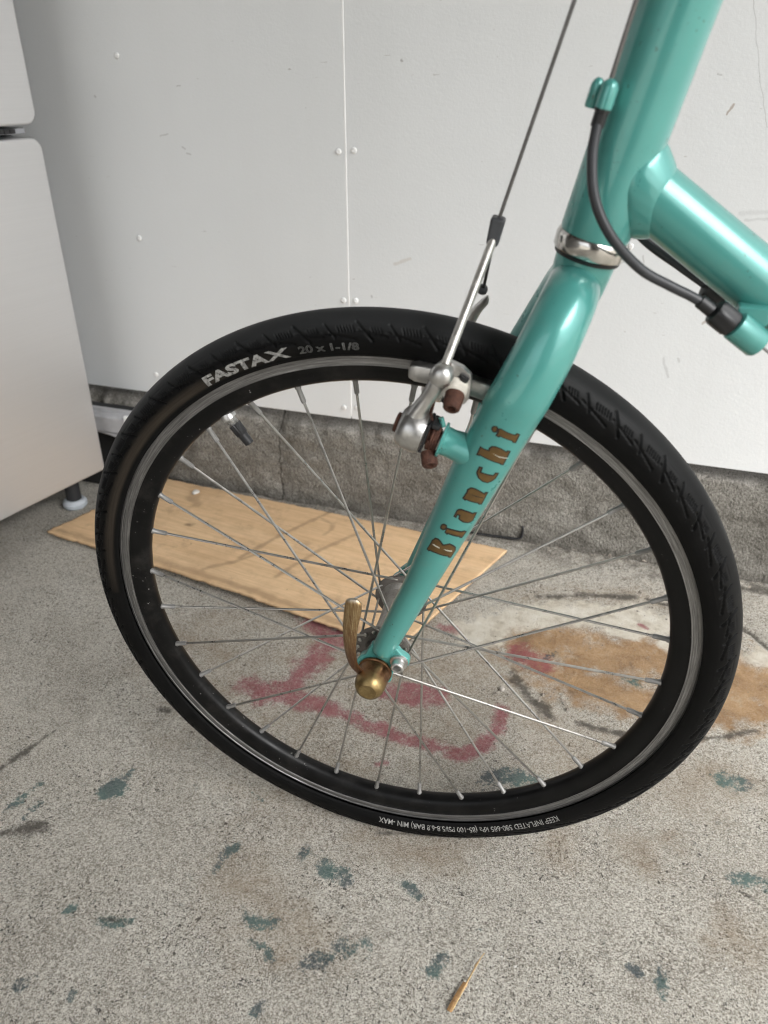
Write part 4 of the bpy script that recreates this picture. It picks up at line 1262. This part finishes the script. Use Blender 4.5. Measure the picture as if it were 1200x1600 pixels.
# ---- cables
hc = catmull([(.1131, -.0240, .3690), (.1120, -.0285, .3528), (.1158, -.0330, .3329), (.1263, -.0345, .3151), (.1432, -.0300, .2984), (.1600, -.0255, .2890), (.1738, -.0230, .2825), (.1850, -.0225, .2760)], 90)
house = part(MB().tube(hc, .0027, 14), 'cable_housing', M['housing'])
MB().lathe((.1124, -.0242, .3640), HA, [(0, .0028), (.0003, .0034), (.0070, .0035), (.0074, .0042), (.0095, .0042)], 18).build('ferrule', M['blackplastic'], house)
MB().lathe((.1765, -.0226, .2812), sd_, [(0, .0028), (.0004, .0037), (.0085, .0038), (.0090, .0030)], 18).build('ferrule', M['blackplastic'], house)
# ribbed barrel adjuster
ba = []
v_, f_ = lathe_arrays((.1843, -.0225, .2768), sd_, [(0, .0040), (.0012, .0066), (.0030, .0074), (.0128, .0074), (.0140, .0066), (.0150, .0045)], 36)
v_ = [Vector(q) for q in v_]
for i, s_ in ((2, .0030), (3, .0128)):
    c_ = Vector((.1843, -.0225, .2768)) + Vector(sd_) * s_
    for k in range(36): v_[i * 36 + k] = c_ + (v_[i * 36 + k] - c_) * (1.0 if (k // 3) % 2 else .90)
MB().add((v_, f_)).build('barrel_adjuster', M['blackplastic'], house)
part(MB().tube(np.array([hp_(.080) + np.array([-.0190, -.0200, 0]), hp_(.10) + np.array([-.0195, -.0195, 0]), hp_(.22) + np.array([-.0205, -.0170, 0])]), .0012, 10), 'shift_cable', M['cable'])
part(MB().tube(np.array([(.2100, -.0225, .2602), (.25, -.0225, .2330), (.40, -.022, .130)]), .0008, 8), 'shift_cable', M['cable'])
hc2 = catmull([(.1150, .0235, .372), (.1140, .0300, .340), (.1280, .0330, .3150), (.1480, .0290, .2975), (.1680, .0245, .2860), (.1850, .0230, .2760)], 70)
h2 = part(MB().tube(hc2, .0027, 12), 'cable_housing', M['housing'])
MB().lathe((.1843, .0225, .2768), sd_, [(0, .0040), (.0012, .0066), (.0030, .0074), (.0128, .0074), (.0140, .0066), (.0150, .0045)], 24).build('barrel_adjuster', M['blackplastic'], h2)

# ---- cantilever brake, near and far
PX0 = np.array([.0568, -.050, .1924]); PXD = np.array([-.951, 0, .310]); PXD /= np.linalg.norm(PXD)
pv = lambda s: PX0 + PXD * s
def flipy(mb, sy):
    if sy < 0: mb.v = [(x, -y, z) for x, y, z in mb.v]
    return mb
def brake(sy):
    boss = flipy(MB().lathe(tuple(pv(-.010)), PXD, [(0, .0110), (.009, .0104), (.012, .0094), (.0170, .0088), (.0215, .0092), (.0222, .0112), (.0236, .0112), (.0240, .006)], 32), sy).build('brake_boss', M['celeste'], blades[sy])
    tab = flipy(MB().add(tube_arrays(np.array([pv(.0130) + np.array([.001, -.001, .0095]), pv(.0130) + np.array([-.0006, -.001, .0152])]), .0016, 10)), sy)
    tab.build('boss_tab', M['celeste'], blades[sy])
    # arm: lobe round the pivot, curved bar, flat head
    arm = MB().lathe(tuple(pv(.0235)), PXD, [(0, .0112), (.0010, .0128), (.0055, .0137), (.0115, .0134), (.0155, .0116), (.0170, .0088), (.0174, .003)], 36)
    bar = catmull([pv(.0315) + np.array([0, -.002, .004]), pv(.031) + np.array([.0020, -.0025, .0110]), (.0352, -.0525, .2230), (.0400, -.0530, .2315), (.0445, -.0525, .2400)], 36)
    arm.tube(bar, np.interp(np.linspace(0, 1, 36), [0, .25, .5, 1], [.0088, .0056, .0045, .0054]), 16)
    head = [(.0395, .2385), (.0405, .2440), (.0435, .2472), (.0480, .2470), (.0555, .2440), (.0600, .2400), (.0605, .2350), (.0595, .2250), (.0570, .2215), (.0530, .2210), (.0475, .2215), (.0440, .2260), (.0415, .2320)]
    hb_ = MB().prism(head, -.0515, -.0465)
    arm.add((hb_.v, hb_.f))
    a_ = flipy(arm, sy)
    a_ = a_.build('brake_arm', M['alu'], bike, loc=HUBL, bevel=.0009, segs=2, angle=55)
    flipy(MB().lathe(tuple(pv(.0385)), PXD, [(0, .0074), (.0012, .0076), (.0020, .0064), (.0042, .0062), (.0046, .0050), (.0030, .0036), (.0029, .001)], 20), sy).build('pivot_bolt', M['rust'], a_)
    sp_ = []
    for k in range(110):
        a = 2 * PI * k / 31
        ax = pv(.0150 + .0055 * k / 110)
        e1 = np.array([0, 1., 0]); e2 = np.cross(PXD, e1)
        sp_.append(ax + (e1 * math.cos(a) + e2 * math.sin(a)) * .0082)
    mb = MB().tube(np.array(sp_), .00095, 8)
    mb.lathe(tuple(pv(.0145)), PXD, [(0, .0062), (.0075, .0062)], 20)
    mb.tube(catmull([pv(.0200) + np.array([.001, -.001, .0085]), (.0375, -.0500, .2130), (.0385, -.0510, .2180), (.0400, -.0515, .2260)], 20), .0010, 8)
    flipy(mb, sy).build('return_spring', M['rust'], a_)
    # black spring housing plates
    e1 = np.array([0, 1., 0]); e2 = np.cross(PXD, e1)
    if e2[2] < 0: e2 = -e2
    def oriented(s0, s1, a0, a1, b0, b1):
        v = [pv(s) + e1 * a + e2 * b for s in (s0, s1) for a, b in ((a0, b0), (a1, b0), (a1, b1), (a0, b1))]
        return v, [(0, 1, 2, 3), (7, 6, 5, 4), (0, 4, 5, 1), (1, 5, 6, 2), (2, 6, 7, 3), (3, 7, 4, 0)]
    mb = MB().add(oriented(.0218, .0240, -.0092, .0092, -.0092, .0105)).add(oriented(.0165, .0218, -.0065, .0065, .0080, .0112))
    flipy(mb, sy).build('spring_cover', M['blackplastic'], a_, bevel=.0008)
    q0 = pv(.0205) + np.array([0, -.004, -.0100])
    mb = MB().lathe(tuple(q0), (.25, -.75, -.55), [(0, .0050), (.0075, .0050), (.0088, .0042), (.0086, .0022), (.0050, .0020), (.0048, .0005)], 18)
    flipy(mb, sy).build('adjuster_screw', M['rust'], a_)
    # dome nut, washer and rusty pad nut
    mb = MB().lathe((.0450, -.0495, .2410), (-.05, -1, .05), [(0, .0058), (.0045, .0060), (.0080, .0070), (.0108, .0067), (.0130, .0054), (.0142, .0032), (.0146, .0006)], 28)
    flipy(mb, sy).build('dome_nut', M['alu'], a_)
    nd = np.array([-.06, -.86, -.50])
    mb = MB().lathe((.0528, -.0495, .2338), nd, [(0, .0056), (.0010, .0064), (.0068, .0064), (.0078, .0055)], 28)
    flipy(mb, sy).build('washer', M['white'], a_)
    mb = MB().lathe((.0524, -.0556, .2302), nd, [(0, .0052), (.0010, .0056), (.0075, .0054), (.0105, .0049), (.0114, .0040), (.0112, .0026), (.0075, .0024), (.0074, .0006)], 30)
    flipy(mb, sy).build('pad_nut', M['rust'], a_)
    mb = MB().add(tube_arrays(np.array([(.0555, -.0518, .2365), (.0570, -.0518, .2395)]), .0030, 14))
    flipy(mb, sy).build('slot', M['voidblack'], a_)
    # shoe: metal holder along the rim and a rubber pad
    def shoe(r0, r1, y0, y1, a0, a1, n=24):
        pts = []
        for k in range(n + 1):
            a = math.radians(a0 + (a1 - a0) * k / n)
            e = min(k, n - k) / 2.0
            sh = 0.0 if e >= 1 else (1 - e) * .0014
            row = [(r0 + sh, y0), (r1 - sh, y0), (r1 - sh, y1 + sh), ((r0 + r1) / 2, y1 + sh - .0008 + .0), (r0 + sh, y1 + sh)]
            pts.append([(r * math.cos(a), y, r * math.sin(a)) for r, y in row])
        m_ = 5
        v = [q for row in pts for q in row]
        f = [(i * m_ + j, i * m_ + (j + 1) % m_, (i + 1) * m_ + (j + 1) % m_, (i + 1) * m_ + j) for i in range(n) for j in range(m_)]
        f += [tuple(range(m_)), tuple(n * m_ + j for j in reversed(range(m_)))]
        return v, f
    mb = MB().add(shoe(.2208, .2318, -.0135, -.0225, 85.6, 71.8))
    mb.lathe((.0500, -.022, .2255), (.03, -.9, .22), [(0, .0046), (.026, .0046)], 18)
    mb.lathe((.0360, -.0210, .2247), (0, -1, 0), [(0, .0050), (.0040, .0048), (.0048, .0040)], 18)
    flipy(mb, sy).build('brake_shoe', M['alu'], a_, bevel=.0010, segs=2, angle=50)
    flipy(MB().add(shoe(.2200, .2300, -.0104, -.0134, 85.0, 72.5)), sy).build('rubber_pad', M['blackplastic'], a_)
    return a_
brake(1)
far = brake(-1)
far['label'] = 'far side brake arm behind the wheel'
far.location = (-.004, 0, HZ - .014)
# link rods, yoke and cable
YK = np.array([.0622, 0, .3010])
lk = part(MB().tube(np.array([(.0462, -.0560, .2470), YK + np.array([.0005, -.0020, .002])]), .00255, 16), 'link_rod', M['rod'])
MB().lathe((.0458, -.0565, .2440), (.26, .9, .9), [(0, .0022), (.0035, .0026), (.0052, .0026), (.0055, .002)], 12).build('rod_collar', M['rust'], lk)
yk = MB()
yd = np.array([.19, 0, .98]); yd /= np.linalg.norm(yd)
ys = np.array([.98, 0, -.19]); 
v = [YK + yd * s + ys * a * w + np.array([0, b, 0]) for s, w in ((-.0022, .0034), (.0138, .0042)) for a, b in ((-1, -.0050), (1, -.0050), (1, .0050), (-1, .0050))]
yk.add((v, [(3, 2, 1, 0), (4, 5, 6, 7), (0, 1, 5, 4), (1, 2, 6, 5), (2, 3, 7, 6), (3, 0, 4, 7)]))
part(yk, 'cable_yoke', M['yoke'], bevel=.0018, segs=3)
part(MB().tube(np.array([YK + yd * .010, (.0947, 0, .4165), (.1105, 0, .475), (.125, .0, .52)]), .00105, 10), 'brake_cable', M['cable'])
fb = np.array((0.0544, 0.03, 0.263))
fw = part(MB().tube(np.array([(0.0622, 0.002, 0.3001), fb]), .0010, 8), 'straddle_wire', M['blackplastic'])
MB().lathe(tuple(fb + np.array([.0002, -.0010, .0030])), (-.2, .35, -.9), [(0, .0010), (.0008, .0026), (.0028, .0034), (.0050, .0030), (.0064, .0014)], 16).build('wire_ball', M['yoke'], fw)
lv = catmull([(0.0571, 0.033, 0.2581), (0.0549, 0.036, 0.2532), (0.0505, 0.04, 0.2473), (0.0468, 0.044, 0.2401), (0.045, 0.046, 0.2348)], 20)
part(MB().tube(lv, np.interp(np.linspace(0, 1, 20), [0, .2, .6, 1], [.0008, .0026, .0034, .0034]), 12), 'cable_clamp', M['alu'])

# ================================================================== SMALL THINGS ON THE GROUND
def stone(name, loc, r, mat, seed, squash=.6):
    bm = bmesh.new()
    bmesh.ops.create_icosphere(bm, subdivisions=2, radius=1)
    g = np.random.default_rng(seed)
    ph = g.random(6) * 6
    for v in bm.verts:
        k = 1 + .22 * math.sin(v.co.x * 2.3 + ph[0]) + .18 * math.sin(v.co.y * 3.1 + ph[1]) + .15 * math.sin(v.co.z * 3.7 + ph[2])
        v.co = v.co * k * r
        v.co.z *= squash
    me = bpy.data.meshes.new(name)
    bm.to_mesh(me)
    bm.free()
    return link(name, me, mat, None, (loc[0], loc[1], loc[2] + r * squash * .7))
tag(stone('pebble', (-.5188, .5321, .008), .0060, M['pebble'], 1, .55), 'small pale pebble lying on the plywood sheet', 'pebble')
tag(stone('concrete_chip', (.0632, .2308, -.0012), .0036, M['chip'], 2, .5), 'pale stone chip on the red and tan stained ground', 'chip')

def blade_strip(pts, w, th):
    pts = np.asarray(pts, float)
    n = len(pts)
    T = np.gradient(pts, axis=0)
    S = np.stack([-T[:, 1], T[:, 0], 0 * T[:, 0]], 1)
    S /= np.linalg.norm(S, axis=1)[:, None]
    w = np.asarray(w)[:, None]
    rows = [pts - S * w, pts - S * w * .35 + [0, 0, th], pts + S * w * .35 + [0, 0, th * .6], pts + S * w, pts + [0, 0, -.0003]]
    m = len(rows)
    v = [tuple(r[i]) for i in range(n) for r in rows]
    f = [(i * m + j, i * m + (j + 1) % m, (i + 1) * m + (j + 1) % m, (i + 1) * m + j) for i in range(n - 1) for j in range(m)]
    f += [tuple(range(m)), tuple((n - 1) * m + j for j in reversed(range(m)))]
    return v, f
straw = empty('straw_stalk', (.100, -.118, 0))
tag(straw, 'dry split straw stalk lying alone on the concrete in the foreground', 'straw')
OFF = (-.100, .118, 0)
s1 = MB().add(blade_strip(catmull([(.0936, -.1425, .0016), (.0970, -.1300, .0022), (.1010, -.1180, .0028)], 12), np.full(12, .0021), .0012))
s1.build('broad_piece', M['strawdark'], straw, loc=OFF)
s2 = MB().add(blade_strip(catmull([(.0955, -.1418, .0020), (.0990, -.1290, .0028), (.1035, -.1120, .0036), (.1080, -.0960, .0042)], 18), np.linspace(.0009, .0005, 18), .0008))
s2.build('thin_piece', M['straw'], straw, loc=OFF)
s3 = MB().tube(catmull([(.1045, -.103, .0025), (.1080, -.0955, .0035), (.1102, -.0895, .0032)], 10), .00035, 6)
s3.build('husk', M['straw'], straw, loc=OFF)

cb = MB().tube(catmull([(-.085, .563, .0035), (-.046, .5620, .004), (-.012, .5640, .0035), (.020, .5660, .004), (.0275, .5672, .008), (.0285, .5690, .020), (.0270, .5700, .026)], 50), .0019, 8)
tag(cb.build('thin_cable', M['blackplastic']), 'short thin black cable lying along the foot of the concrete footing', 'cable')

# grit, crumbs and dead leaf scraps swept against the footing
gv_, gf_, gmi = [], [], []
def scrap(x, y, z, r, kind):
    base = len(gv_)
    if kind == 0:
        for k in range(6):
            d = [(1, 0, 0), (-1, 0, 0), (0, 1, 0), (0, -1, 0), (0, 0, 1), (0, 0, -1)][k]
            q = r * rng.uniform(.6, 1.2)
            gv_.append((x + d[0] * q, y + d[1] * q, z + max(0, .3 * r) + d[2] * q * .7))
        for t in ((0, 2, 4), (2, 1, 4), (1, 3, 4), (3, 0, 4), (2, 0, 5), (1, 2, 5), (3, 1, 5), (0, 3, 5)):
            gf_.append(tuple(base + i for i in t)); gmi.append(int(rng.choice([0, 0, 0, 1, 2])))
    else:
        a = rng.uniform(0, 6.3)
        c, s = math.cos(a), math.sin(a)
        for (px_, py_, pz_) in ((-1, -.3, .1), (0, -.5, .5), (1, 0, .2), (0, .5, .35), (-.8, .35, .0)):
            gv_.append((x + (px_ * c - py_ * s) * r, y + (px_ * s + py_ * c) * r, z + pz_ * r * .5 + .0005))
        gf_.append(tuple(base + i for i in range(5))); gmi.append(2)
for _ in range(900):
    x = rng.uniform(-.62, .5); y = .568 - abs(rng.normal(0, .028))
    if y < .5244 + (.0134 - x) * .067 and x < .0134: continue
    scrap(x, y, 0, rng.uniform(.0006, .0018), 0)
for _ in range(110):
    x = rng.uniform(.03, .45); y = rng.normal(.455, .02)
    scrap(x, y, 0, rng.uniform(.0007, .0022), 0)
for _ in range(150):
    scrap(rng.uniform(-.05, .30), rng.uniform(.15, .5), 0, rng.uniform(.0005, .0013), 0)
for _ in range(26):
    scrap(rng.normal(.10, .035), rng.normal(.235, .012), 0, rng.uniform(.0008, .0032), int(rng.random() < .5))
for _ in range(26):
    scrap(rng.uniform(-.61, -.55), rng.uniform(.548, .566), .004, rng.uniform(.002, .006), 1)
for _ in range(40):
    scrap(rng.uniform(-.5, .4), .566 - abs(rng.normal(0, .01)), .004, rng.uniform(.0015, .004), 1)
me = pymesh('grit', gv_, gf_)
me.polygons.foreach_set('material_index', gmi)
go = link('grit', me, M['grit'], None, smooth=False)
me.materials.append(M['pebble'])
me.materials.append(M['leaf'])
tag(go, kind='stuff')
bpy.context.view_layer.update()
